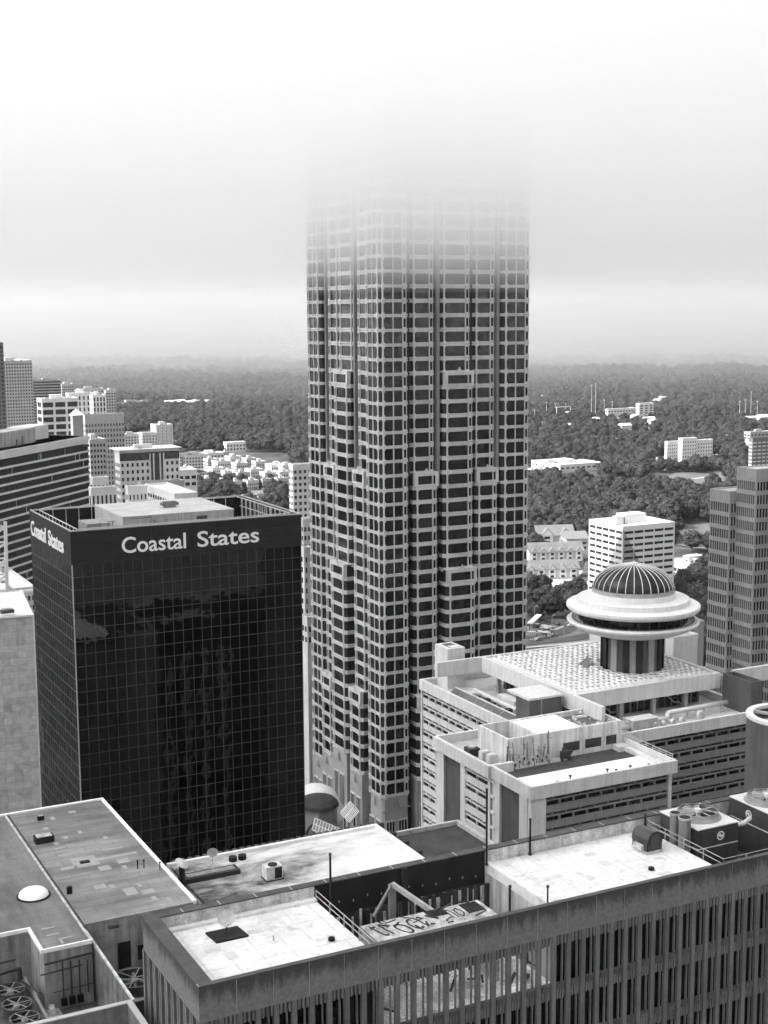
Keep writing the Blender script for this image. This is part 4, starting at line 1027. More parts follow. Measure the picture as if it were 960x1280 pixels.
        # round maker's plate: pale ring with a slanted stroke, on front and left sides
        for face in 'YX':
            mb = MB()
            c0 = Vector((2.75, -.03, -1.05)) if face == 'Y' else Vector((-.03, 2.9, -1.05))
            for k in range(24):
                a0, a1 = 2*math.pi*k/24, 2*math.pi*(k+1)/24
                f_ = (lambda r_, a: c0+(Vector((math.cos(a)*r_, 0, math.sin(a)*r_)) if face == 'Y' else Vector((0, -math.cos(a)*r_, math.sin(a)*r_))))
                mb.quad(f_(.44, a0), f_(.44, a1), f_(.33, a1), f_(.33, a0))
            q = .27
            e = (lambda u_, v_: c0+(Vector((u_, 0, v_)) if face == 'Y' else Vector((0, -u_, v_))))
            for s_ in (-.1, .1): mb.quad(e(-q+s_, q-.06), e(-q+.1+s_, q-.02), e(q+s_, -q+.06), e(q-.1+s_, -q+.02))
            mb.quad(e(-.3, -.05), e(.3, -.05), e(.3, .05), e(-.3, .05))
            part('badge', mb, mat('badge_white', .75), t, world=False)
        return t
    c1 = cooling('cooling tower with a round fan, the nearer one in front of the two round flues', (84.4, 100.5, -48.9))
    copy_tree(c1, (93.4, 100.7, -48.9), label='farther cooling tower with a round fan, cut by the right edge')
    for i, (x, y, h, lab) in enumerate(((85.0, 105.6, 6.4, 'left one of the two upright grey flues in front of the cooling tower'), (84.6, 103.4, 6.2, 'right one of the two upright grey flues in front of the cooling tower'))):
        pass
    for lab, px, yb, yt, r_ in (('left one of the two upright grey flue pipes beside the cooling tower', 843.5, 1044, 1003, .5), ('right one of the two upright grey flue pipes beside the cooling tower', 855.5, 1052, 1006, .58)):
        q = atX(px, yb, 83.55); z1 = q.z
        t = thing('flue_pipe', lab, 'flue', (q.x, q.y, -54.2), 'flue pipes by the cooling tower')
        top_ = -47.9
        mb = MB(); mb.tube((0, 0, 0), (0, 0, top_+54.2), r_, 18); part('pipe', mb, mat('flue_grey', .16, rough=.5, var=.2, scale=.8, streak=.3), t, world=False, smooth=False)
        mb = MB(); mb.tube((0, 0, 3.2), (0, 0, 3.3), r_+.05, 18); mb.tube((0, 0, top_+54.1), (0, 0, top_+54.3), r_+.06, 18); part('collar', mb, mat('collar', .3), t, world=False)
        mb = MB(); mb.tube((0, 0, top_+54.3), (0, 0, top_+54.31), r_-.05, 16); part('mouth', mb, dk, t, world=False)
    t = thing('pit_pipework', 'pale pipe joint between the two cooling towers', 'pipework', (89.9, 102, -50))
    mb = MB(); mb.tube((0, 0, .0), (1.4, -.3, .2), .22, 10); mb.tube((1.2, -.3, .2), (2.6, .4, .2), .22, 10); part('pipe', mb, mat('pipe_pale', .5), t, world=False)
    mb = MB(); mb.tube((.1, 0, -.3), (.1, 0, .3), .34, 12); part('flange', mb, mat('pipe_pale', .5), t, world=False)
make_front()

# ---------------------------------------------------------------- long pale roof, dark roof and the big grey roof to the left
def back_roofs():
    inner = MATS['flaked_wall']; dk = MATS['black_screen']
    z = -59.0
    k = z/-46.0
    x0, x1, y0, y1 = 44.4, 54.4*k, FY1+.2, 109.0*k
    root = thing('long_low_wing', 'long low wing with a smudged pale roof behind the front parapet', 'building', (60, 120, GROUND))
    mb = MB(); mb.box(x0, x1, y0, y1, GROUND, z-.4); part('wall', mb, mat('wing_wall', .25, streak=.3), root)
    # smudged roof
    m, n = nt('smudged_roof'); L = n.links
    out = N(n, 'ShaderNodeOutputMaterial'); b = N(n, 'ShaderNodeBsdfPrincipled'); b.inputs['Roughness'].default_value = .8; L.new(b.outputs[0], out.inputs[0])
    g = N(n, 'ShaderNodeNewGeometry')
    mp = N(n, 'ShaderNodeMapping'); mp.inputs['Scale'].default_value = (.7, 1.3, 1); L.new(g.outputs['Position'], mp.inputs[0])
    q = N(n, 'ShaderNodeTexNoise'); q.inputs['Scale'].default_value = .16; q.inputs['Detail'].default_value = 9; q.inputs['Roughness'].default_value = .68; q.inputs['Distortion'].default_value = .25; L.new(mp.outputs[0], q.inputs['Vector'])
    # more soot around one end of the roof (where the vents stand)
    sx = N(n, 'ShaderNodeSeparateXYZ'); L.new(g.outputs['Position'], sx.inputs[0])
    gr = N(n, 'ShaderNodeMapRange'); gr.inputs[1].default_value = 46; gr.inputs[2].default_value = 66; gr.inputs[3].default_value = .15; gr.inputs[4].default_value = -.06; L.new(sx.outputs['X'], gr.inputs[0])
    ad = N(n, 'ShaderNodeMath', operation='ADD'); L.new(q.outputs['Fac'], ad.inputs[0]); L.new(gr.outputs[0], ad.inputs[1])
    cr = N(n, 'ShaderNodeValToRGB'); e = cr.color_ramp.elements; e[0].position = .42; e[0].color = (.62, .62, .62, 1); e[1].position = .72; e[1].color = (.035, .035, .035, 1)
    for p_, c_ in ((.52, .5), (.6, .3)): w_ = cr.color_ramp.elements.new(p_); w_.color = (c_, c_, c_, 1)
    L.new(ad.outputs[0], cr.inputs[0]); L.new(cr.outputs[0], b.inputs['Base Color'])
    mb = MB(); mb.box(x0+.4, x1-.4, y0, y1-.4, z-.4, z-.1); part('roof', mb, m, root)
    wk = mat('kerb_white', .72, var=.12, scale=1.)
    mb = MB(); mb.box(x0, x1, y1-.4, y1, z-.4, z+.25); mb.box(x1-.4, x1, y0, y1-.4, z-.4, z+.25); part('kerb', mb, wk, root)
    mb = MB(); mb.box(x0, x1, y1+.02, y1+.4, z-.3, z+.05)
    for i in range(28): xx = x0+1+i*(x1-x0-2)/27; mb.box(xx-.25, xx+.25, y1, y1+.45, z+.05, z+.3)
    part('gutter', mb, mat('gutter_dark', .06), root)
    for i in range(11):
        yy = y0+.5+i*(y1-y0-1)/10; mb = MB(); mb.box(x1, x1+.7, yy-.14, yy+.14, z-1.2, z+.35); part('bracket', mb, mat('bracket_dark', .04), root)
    # dark roof to its right
    r2 = thing('dark_roof_block', 'block with a flat dark tarred roof between the pale wing and the hotel', 'building', (74, 124, GROUND))
    dx0, dx1, dy1 = x1+1.0, 61.03*k+1.0, 107.08*k
    mb = MB(); mb.box(dx0, dx1, y0, dy1, GROUND, z-.9); part('wall', mb, mat('block_wall', .3, streak=.3), r2)
    mb = MB(); mb.box(dx0, dx1-.4, y0, dy1-.4, z-.9, z-.6); part('roof', mb, mat('tar_roof', .04, rough=.85, var=.35, scale=.4, fine=.3), r2)
    mb = MB()
    for i in range(7): a = y0+(dy1-y0)*i/7; mb.box(dx1-.4, dx1, a+.04, a+(dy1-y0)/7-.04, z-.9, z-.1)
    for i in range(4): a = dx0+(dx1-dx0-.4)*i/4; mb.box(a+.04, a+(dx1-dx0-.4)/4-.04, dy1-.4, dy1, z-.9, z-.1)
    part('kerb', mb, mat('kerb_grey', .4, var=.2, streak=.2), r2)
    # things on the pale roof
    def P(px, py, zz=z-.1): v = atZ(px, py, zz); return (v.x, v.y, zz)
    mm = mat('unit_pale', .5, var=.3, scale=1.5)
    t = thing('condenser', 'small pale condenser cube with a dark side on the smudged roof', 'condenser', P(341, 1098))
    mb = MB(); mb.box(-.9, .9, -.6, .8, .1, 1.5); part('casing', mb, mm, t, world=False)
    mb = MB(); mb.box(.0, .8, -.64, -.6, .2, 1.4); mb.tube((0, 0, 1.5), (0, 0, 1.62), .5, 12); part('grille', mb, dk, t, world=False)
    mb = MB(); mb.box(-1, 1, -.7, .9, 0, .1); part('base', mb, dk, t, world=False)
    t = thing('satellite_dish', 'pale dish on a thin pole behind the soot stain on the smudged roof', 'satellite dish', P(266, 1092))
    mb = MB(); mb.tube((0, 0, 0), (0, 0, 2.3), .06, 6); part('mast', mb, mm, t, world=False)
    mb = MB(); mb.tube((0, -.1, 2.4), (.05, .05, 2.45), .6, 14, .15); part('reflector', mb, mm, t, world=False)
    t = thing('vent_stack', 'dark stubby stack with a pale dish on top beside the grey roof edge', 'vent stack', P(228, 1110))
    mb = MB(); mb.tube((0, 0, 0), (0, 0, 2.6), .3, 10); part('pipe', mb, dk, t, world=False)
    mb = MB(); mb.tube((0, 0, 2.7), (.1, -.1, 2.9), .75, 14, .2); part('dish', mb, mm, t, world=False)
    t = thing('skylight_box', 'long low black rooflight box in the soot stain on the smudged roof', 'rooflight', P(262, 1096))
    mb = MB(); mb.box(-3.2, 3.2, -.8, .9, 0, .5); part('box', mb, mat('box_dark', .03, var=.5), t, world=False)
    mb = MB(); mb.box(-2.5, 2.8, -.4, .5, .5, .56); part('pane', mb, mat('box_pane', .2, rough=.3, var=.5, scale=1.5), t, world=False)
    t = thing('vent_pair', 'pair of black vents near the back kerb of the smudged roof', 'vents', P(297, 1075))
    for s_ in (-.55, .55):
        mb = MB(); mb.tube((s_, 0, 0), (s_, 0, .5), .45, 10); part('vent', mb, dk, t, world=False)
back_roofs()

def left_roof():
    z = -56.0; k = z/-43.0
    x1, y0, y1 = 32.2*k, 94.4*k, 119.5*k
    xs = 23.4*k                      # the raised seam between the two fields
    root = thing('patched_grey_roof_block', 'block with a large patched grey flat roof at the lower left', 'building', (25, 135, GROUND))
    wallm = mat('dirty_wall', .26, rough=.9, var=.3, scale=.6, fine=.2, streak=.5)
    mb = MB(); mb.box(xs+.2, x1, y0+.02, y1, GROUND, z-.3); mb.box(-30, xs+.2, y0+1.5, y1, GROUND, z-.3); part('wall', mb, wallm, root)
    mb = MB(); mb.box(xs-4.2, xs+.2, y0-3.6, y0+1.5, GROUND, z-.3); part('wall', mb, mat('bay_wall', .3, rough=.9, var=.25, scale=.5, streak=.5), root)
    # roof membrane: sheets, blotches
    def sheet(name, base, sc, ang):
        m, n = nt(name); L = n.links
        out = N(n, 'ShaderNodeOutputMaterial'); b = N(n, 'ShaderNodeBsdfPrincipled'); b.inputs['Roughness'].default_value = .7; L.new(b.outputs[0], out.inputs[0])
        g = N(n, 'ShaderNodeNewGeometry'); mp = N(n, 'ShaderNodeMapping'); mp.inputs['Scale'].default_value = sc; mp.inputs['Rotation'].default_value = (0, 0, ang); L.new(g.outputs['Position'], mp.inputs[0])
        a = N(n, 'ShaderNodeTexNoise'); a.inputs['Scale'].default_value = .35; a.inputs['Detail'].default_value = 8; a.inputs['Roughness'].default_value = .65; L.new(mp.outputs[0], a.inputs['Vector'])
        c = N(n, 'ShaderNodeTexNoise'); c.inputs['Scale'].default_value = .09; c.inputs['Detail'].default_value = 4; L.new(g.outputs['Position'], c.inputs['Vector'])
        br = N(n, 'ShaderNodeTexBrick'); br.inputs['Scale'].default_value = .16; br.inputs['Mortar Size'].default_value = .006; br.inputs['Color1'].default_value = (1, 1, 1, 1); br.inputs['Color2'].default_value = (.86, .86, .86, 1); br.inputs['Mortar'].default_value = (.6, .6, .6, 1)
        mp2 = N(n, 'ShaderNodeMapping'); mp2.inputs['Rotation'].default_value = (0, 0, ang); L.new(g.outputs['Position'], mp2.inputs[0]); L.new(mp2.outputs[0], br.inputs['Vector'])
        r1 = N(n, 'ShaderNodeMapRange'); r1.inputs[1].default_value = .35; r1.inputs[2].default_value = .68; r1.inputs[3].default_value = base*1.5; r1.inputs[4].default_value = base*.55; L.new(a.outputs['Fac'], r1.inputs[0])
        r2 = N(n, 'ShaderNodeMapRange'); r2.inputs[1].default_value = .35; r2.inputs[2].default_value = .65; r2.inputs[3].default_value = 1.25; r2.inputs[4].default_value = .8; L.new(c.outputs['Fac'], r2.inputs[0])
        mu = N(n, 'ShaderNodeMath', operation='MULTIPLY'); L.new(r1.outputs[0], mu.inputs[0]); L.new(r2.outputs[0], mu.inputs[1])
        m2 = N(n, 'ShaderNodeMath', operation='MULTIPLY'); L.new(mu.outputs[0], m2.inputs[0]); L.new(br.outputs['Color'], m2.inputs[1])
        cc = N(n, 'ShaderNodeCombineColor'); [L.new(m2.outputs[0], cc.inputs[i]) for i in range(3)]; L.new(cc.outputs[0], b.inputs['Base Color'])
        return m
    ma = sheet('membrane_right', .15, (.35, 1.6, 1), 0); mbm = sheet('membrane_left', .115, (1.3, .35, 1), 0)
    mb = MB(); mb.box(xs+.2, x1-.35, y0+.02, y1-.35, z-.3, z-.1); part('roof', mb, ma, root)
    mb = MB(); mb.box(-30, xs, y0+1.5, y1-.35, z-.3, z-.1); mb.box(xs-4.2, xs, y0-3.6, y0+1.5, z-.3, z-.1); part('roof', mb, mbm, root)
    wk = MATS['kerb_white']
    mb = MB(); mb.box(x1-.35, x1, y0, y1, z-.3, z+.08); mb.box(-30, x1-.35, y1-.35, y1, z-.3, z+.08)
    mb.box(xs-4.45, xs-4.2, y0-3.8, y0+1.5, z-.3, z+.06); mb.box(xs-4.2, xs+.2, y0-3.8, y0-3.6, z-.3, z+.06); mb.box(-30, xs-4.45, y0+1.3, y0+1.5, z-.3, z+.06); part('kerb', mb, wk, root)
    mb = MB(); mb.box(xs, xs+.2, y0-3.6, y1-.35, z-.3, z+.05); part('seam_strip', mb, mat('seam_strip', .42, var=.4, scale=1.2), root)
    mb = MB(); mb.box(xs+.22, xs+.5, y0+.1, y1-.4, z-.1, z-.05); part('seam_gutter', mb, mat('seam_gutter', .04, var=.6, scale=1.), root)
    # patches of lighter repair sheet (flat, a few millimetres thick)
    pm = mat('repair_patch', .28, rough=.75, var=.15, scale=1)
    mb = MB()
    def patch(px, py, w, l, rot=0.):
        w *= .8; l *= .8
        v = atZ(px, py, z-.1); mb.box(v.x-w/2, v.x+w/2, v.y-l/2, v.y+l/2, z-.1, z-.085, rot)
    for px, py, w, l in ((106, 1077, 3.2, 3.4), (146, 1070, 5.4, .7), (154, 1076, 1.6, 1.4), (131, 1085, 1.5, 1.5), (86, 1085, 2.0, 1.0), (125, 1108, 1.4, 1.3), (140, 1108, .6, 1.1), (163, 1114, 1.5, 2.3), (185, 1114, 1.6, 1.3), (174, 1106, .5, 1.2), (193, 1123, .6, 1.3), (204, 1132, .6, 1.2), (212, 1125, .5, 1.3), (83, 1068, 2.3, .35), (75, 1060, 1.6, .3), (136, 1052, 2.2, .35), (140, 1061, 2.8, .35), (70, 1054, .6, 1.3), (82, 1047, .6, 1), (90, 1015, 1, .9), (66, 1023, .6, 1.3), (57, 1036, .7, 1.2), (100, 1040, .5, 1.1), (132, 1047, .6, 1), (156, 1084, .6, 1.3)): patch(px, py, w, l)
    for px, py, w, l in ((60, 1160, 1.5, .3), (66, 1168, 1.5, .3), (82, 1172, 1.7, .3), (77, 1177, .3, 1.1)): patch(px, py, w, l)
    part('repair_patch', mb, pm, root)
    def P(px, py): v = atZ(px, py, z-.1); return (v.x, v.y, z-.1)
    dk = MATS['black_screen']
    t = thing('dome_skylight', 'white domed skylight on the left field of the patched grey roof', 'skylight', P(42, 1120))
    mb = MB(); mb.lathe([(1.45, .1), (1.38, .35), (1.1, .62), (.6, .8), (.01, .86)], n=28); part('dome', mb, mat('dome_white', .8, rough=.4), t, world=False, smooth=True)
    mb = MB(); mb.lathe([(1.62, 0), (1.62, .12), (1.4, .12)], n=28); part('ring', mb, dk, t, world=False)
    for i, (px, py, lab) in enumerate(((55, 1052, 'dark hatch box with a pale worn top on the patched grey roof'), (106, 1078, 'black drain in the middle of the square pale patch'), (142, 1159, 'dark sunken drain near the front edge of the patched grey roof'), (51, 1025, 'small dark vent in a ring near the back of the patched grey roof'), (87, 1117, 'small upright vent by the seam of the patched grey roof'))):
        t = thing('roof_hatch' if i == 0 else 'roof_drain', lab, 'hatch' if i == 0 else 'drain', P(px, py))
        w = (1.0, .5, .5, .35, .25)[i]; h = (.7, .1, .05, .5, .7)[i]
        mb = MB(); mb.box(-w, w, -w*.6, w*.6, 0, h); part('body', mb, dk, t, world=False)
        mb = MB(); mb.box(-w*.8, w*.8, -w*.5, w*.5, h, h+.05); part('lid', mb, mat('hatch_lid', .35, var=.5, scale=2) if i in (0, 3) else dk, t, world=False)
    for i, (px, py) in enumerate(((172, 1086), (180, 1085), (200, 1088))):
        t = thing('pipe_stub', ['left', 'middle', 'right'][i]+' of three thin dark pipe stubs near the grey roof kerb', 'pipe', P(px, py), 'pipe stubs on the grey roof')
        mb = MB(); mb.tube((0, 0, 0), (0, 0, .8), .06, 6); part('pipe', mb, dk, t, world=False)
        mb = MB(); mb.tube((0, 0, .8), (0, 0, .9), .11, 6); part('cap', mb, dk, t, world=False)
    # ---------------- machine yard in the corner
    yz = -62.0
    mb = MB(); mb.box(-20, FX0-.6, 93.8, y0+1.4, GROUND, yz); mb.box(FX0-.6, x1, FY1+.3, y0, GROUND, yz); structure_like = thing('machine_yard_deck', 'lower roof deck with fans and pipes at the bottom left corner', 'roof deck', (20, 110, GROUND)); part('deck', mb, mat('yard_deck', .07, rough=.9, var=.4, scale=.6, fine=.3), structure_like)
    mb = MB(); w0 = atZ(51, 1244, yz); mb.box(w0.x-.8, w0.x+.8, 109, y0+1.3, yz, yz+.2); part('walkway', mb, mat('walkway', .35, var=.4, scale=1.2), structure_like)
    # doors in the wall of the grey roof block
    mb = MB(); d0 = atY(147, 1179, y0); d1 = atY(164, 1208, y0); e0 = atY(172, 1182, y0); mb.box(d0.x, d1.x, y0-.05, y0+.02, d1.z, d0.z); mb.box(e0.x, e0.x+1.4, y0-.05, y0+.02, d1.z+.5, e0.z); part('door', mb, dk, root)
    # pipes down the bay wall
    t = thing('wall_pipes', 'bundle of thin dark pipes running down the dirty wall of the projecting bay', 'pipework', (xs-2, y0-3.75, yz))
    mb = MB()
    for i in range(4): mb.tube((-.6+i*.75, -.15, 1.2), (-.6+i*.75, -.15, 4.6-.1*i), .07, 6)
    mb.beam((-2.2, -.2, 4.7), (2.3, -.2, 4.9), .14); mb.beam((-2.6, -.2, 3.8), (1.2, -.2, 3.95), .1); mb.beam((-1.5, -.2, 1.9), (2.2, -.2, 2.0), .06)
    part('pipes', mb, mat('pipe_dark', .04, var=.4), t, world=False)
    for i in range(3):
        mb = MB(); mb.box(-.85+i*.75, -.35+i*.75, -.4, -.05, .5, 1.2); part('valve_box', mb, dk, t, world=False)
    # fence-like partition wall running towards the camera, right of the bay
    w = thing('partition_wall', 'thin stained partition wall with a pipe rail on top, right of the projecting bay', 'wall', (xs+.5, 112, yz))
    mb = MB(); mb.box(-.12, .12, -4.4, y0-.05-112, 0, 5.3); part('panel', mb, mat('partition', .16, rough=.9, var=.4, scale=.7, streak=.5), w, world=False)
    mb = MB(); mb.beam((0, -4.4, 5.4), (0, y0-.1-112, 5.4), .2); part('rail', mb, mat('partition_rail', .5, var=.4, scale=1.), w, world=False)
    # front parapet of the yard
    w = thing('yard_parapet', 'stained concrete parapet with a sharp pale edge in front of the machine yard', 'wall', (20, 107.4, GROUND))
    mb = MB(); mb.box(-12, 30.75, 107.2, 107.6, GROUND, -56.55); mb.box(30.35, 30.75, 93.5, 107.2, GROUND, -56.55); part('panel', mb, MATS['stained_concrete'], w)
    mb = MB(); mb.box(-12, 30.8, 107.15, 107.65, -56.55, -56.45); mb.box(30.3, 30.8, 93.5, 107.15, -56.55, -56.45); part('coping', mb, mat('pale_edge', .4), w)
    # big fans on casings
    def yard_fan(label, x, y, zt, r_, blades, group='round fans in the machine yard'):
        t = thing('yard_fan', label, 'fan', (x, y, zt), group)
        mb = MB(); mb.lathe([(r_+.05, -.9), (r_+.05, 0), (r_-.08, 0), (r_-.08, -.9)], n=36, closed=True); part('shroud', mb, mat('fan_ring', .05, rough=.35, var=.4, scale=2, spec=.5), t, world=False)
        mb = MB(); mb.lathe([(.01, -.8), (r_-.1, -.8)], n=24); part('well', mb, dk, t, world=False)
        mb = MB()
        for k in range(blades):
            a = 2*math.pi*k/blades+.3; d = Vector((math.cos(a), math.sin(a), 0)); s_ = Vector((-d.y, d.x, 0)); c0 = Vector((0, 0, -.35))
            mb.quad(c0+d*.25-s_*.12+Vector((0, 0, .08)), c0+d*(r_-.15)-s_*.16+Vector((0, 0, .08)), c0+d*(r_-.15)+s_*.16, c0+d*.25+s_*.12)
        f = part('fan', mb, mat('yard_blade', .09, rough=.5), t, world=False)
        mb = MB(); mb.tube((0, 0, -.45), (0, 0, -.15), .28, 12); part('hub', mb, mat('yard_hub', .3), f, world=False)
        mb = MB()
        for k in range(3):
            a = math.pi*k/3; mb.beam((-r_*math.cos(a), -r_*math.sin(a), 0), (r_*math.cos(a), r_*math.sin(a), 0), .06)
        part('guard', mb, mat('guard_grey', .25), t, world=False)
        return t
    for i, (px, py, lab) in enumerate(((13, 1236, 'farthest one of the three black ringed fans at the bottom left corner'), (21, 1254, 'middle one of the three black ringed fans at the bottom left corner'), (31, 1272, 'nearest one of the three black ringed fans at the bottom left corner'))):
        v = atZ(px, py, -59.0); yard_fan(lab, v.x, v.y, -59.0, 1.25, 4)
    v = atZ(168, 1222, -58.5)
    yard_fan('larger fan with slanting pale blades behind the corner of the front building', v.x, v.y, -58.5, 1.9, 6)
    mb = MB(); mb.box(v.x-2.3, v.x+2.0, v.y-2.3, v.y+2.3, yz, -59.6); t = thing('fan_casing', 'pale topped casing that carries the larger yard fan', 'casing', (v.x, v.y, yz)); part('casing', mb, mat('casing_dark', .08, streak=.4), t)
    mb = MB(); mb.box(v.x-2.4, v.x+2.1, v.y-2.4, v.y+2.4, -59.6, -59.5); part('top', mb, mat('casing_top', .35, var=.3), t)
    v1 = atZ(13, 1236, -59.0); v3 = atZ(31, 1272, -59.0)
    t = thing('fan_casing', 'dark casing under the three ringed fans', 'casing', (v1.x, v3.y, yz))
    mb = MB(); mb.box(v1.x-1.9, v1.x+1.8, v3.y-1.8, v1.y+2, yz, -60.0); part('casing', mb, MATS['casing_dark'], t)
    mb = MB(); mb.box(v1.x+1.8, v1.x+2.0, v3.y-1.8, v1.y+3, yz, -59.6); mb.box(v1.x-1.9, v1.x+1.8, v1.y+2, v1.y+2.2, yz, -59.6); part('edge', mb, mat('casing_edge', .2), t)
    t = thing('pipe_rig', 'dark pipe frame behind the three ringed fans', 'pipework', (v1.x, v1.y+1.6, yz))
    mb = MB(); mb.tube((-3, 0, 3.6), (1.2, 0, 4.0), .2, 8); mb.tube((1.2, 0, 4.0), (1.2, 0, 1.0), .2, 8); mb.tube((-3, .7, 4.3), (1.0, .7, 4.6), .13, 8); mb.tube((1.2, 0, 2.8), (2.4, -3, 2.6), .1, 6); part('pipes', mb, mat('pipe_dark', .04), t, world=False)
    # string of white bags along the walkway
    r4 = random.Random(8)
    for i in range(8):
        v = atZ(41+i*3.5+r4.uniform(-1, 1), 1221+i*6.6, yz+.2)
        t = thing('white_sack', ['farthest', 'second farthest', 'third farthest', 'fourth farthest', 'fourth nearest', 'third nearest', 'second nearest', 'nearest'][i]+' crumpled white sack in the row on the yard walkway', 'sack', (v.x, v.y, yz+.2), 'white sacks on the walkway', rz=r4.uniform(0, 3))
        mb = MB(); s_ = r4.uniform(.3, .42)
        mb.lathe([(.01, 0), (s_, .05), (s_*1.05, .3), (s_*.7, .55), (.01, .62)], n=7)
        mb.v = [(x+r4.uniform(-.1, .1), y+r4.uniform(-.1, .1), max(0, zz+r4.uniform(-.06, .06))) for x, y, zz in mb.v]
        part('sack', mb, mat('sack_white', .65, var=.3, scale=3), t, world=False)
        mb = MB(); mb.tube((0, 0, .55), (.05, .02, .75), .08, 6); part('knot', mb, mat('sack_white', .65), t, world=False)
left_roof()
# ---------------------------------------------------------------- terrain
def sm(a, b, x): t = max(0., min(1., (x-a)/(b-a))); return t*t*(3-2*t)
def gz(x, y):
    r = math.hypot(x, y)
    h = GROUND-12*sm(430, 760, r)
    k = sm(800, 2000, r)
    h += k*(7*math.sin(x*.0031+1)*math.cos(y*.0027)+4*math.sin(x*.0083+y*.0061)) + 20*sm(2200, 6000, r) + 35*sm(5000, 9000, r)
    return h
def atG(px, py):
    """point of the ground seen at a pixel of the photograph's frame"""
    v = ray(px, py); t = GROUND/v.z
    for i in range(12):
        q = v*t; t *= gz(q.x, q.y)/q.z if q.z else 1
    q = v*t; return Vector((q.x, q.y, gz(q.x, q.y)))
def px_of(p):
    p = Vector(p); z = FW.dot(p); return (CX+F_PX*RV.dot(p)/z, CY+F_PX*DV.dot(p)/z)
def terrain():
    mb = MB(); n = 200; x0, x1, y0, y1 = -7500, 8500, -7000, 9200
    for j in range(n+1):
        for i in range(n+1):
            x = x0+(x1-x0)*i/n; y = y0+(y1-y0)*j/n; mb.v.append((x, y, gz(x, y)))
    for j in range(n):
        for i in range(n): a = j*(n+1)+i; mb.f.append((a, a+1, a+n+2, a+n+1)); mb.m.append(0)
    m, nn = nt('ground_cover'); L = nn.links
    out = N(nn, 'ShaderNodeOutputMaterial'); b = N(nn, 'ShaderNodeBsdfPrincipled'); b.inputs['Roughness'].default_value = .95; L.new(b.outputs[0], out.inputs[0])
    g = N(nn, 'ShaderNodeNewGeometry')
    a = N(nn, 'ShaderNodeTexNoise'); a.inputs['Scale'].default_value = .03; a.inputs['Detail'].default_value = 8; L.new(g.outputs['Position'], a.inputs['Vector'])
    c = N(nn, 'ShaderNodeTexVoronoi'); c.inputs['Scale'].default_value = .02; L.new(g.outputs['Position'], c.inputs['Vector'])
    cr = N(nn, 'ShaderNodeValToRGB'); e = cr.color_ramp.elements; e[0].position = .4; e[0].color = (.02, .02, .02, 1); e[1].position = .7; e[1].color = (.08, .08, .08, 1); L.new(a.outputs['Fac'], cr.inputs[0]); L.new(cr.outputs[0], b.inputs['Base Color'])
    structure('ground', mb, m, smooth=True)
terrain()
def sheet_patch(name, pts, m, lift=.3, kind='structure', n=10):
    """flat ground sheet inside a quadrilateral given by four frame points, following the terrain"""
    P = [atG(*p) for p in pts]; mb = MB()
    for j in range(n+1):
        for i in range(n+1):
            u, v = i/n, j/n; q = (P[0]*(1-u)+P[1]*u)*(1-v)+(P[3]*(1-u)+P[2]*u)*v
            mb.v.append((q.x, q.y, gz(q.x, q.y)+lift))
    for j in range(n):
        for i in range(n): a = j*(n+1)+i; mb.f.append((a, a+1, a+n+2, a+n+1)); mb.m.append(0)
    return structure(name, mb, m)
sheet_patch('lawn', [(812, 612), (908, 606), (905, 588), (842, 592)], mat('grass_pale', .12, rough=.95, var=.25, scale=.03, fine=.2), .6)
sheet_patch('lawn', [(845, 682), (890, 690), (888, 655), (850, 660)], MATS['grass_pale'], .6)
sheet_patch('pavement', [(672, 748), (738, 745), (738, 713), (682, 718)], mat('pale_paving', .45, rough=.9, var=.2, scale=.05), .5)
sheet_patch('pavement', [(225, 640), (400, 640), (380, 604), (225, 606)], mat('city_paving', .2, rough=.9, var=.4, scale=.04, fine=.3), .5)
sheet_patch('pavement', [(-40, 790), (225, 690), (222, 590), (-40, 560)], MATS['city_paving'], .55)
sheet_patch('pavement', [(640, 830), (775, 845), (770, 776), (650, 785)], MATS['city_paving'], .5)
0 and sheet_patch('pavement', [(835, 770), (900, 770), (900, 698), (840, 698)], MATS['city_paving'], .5)

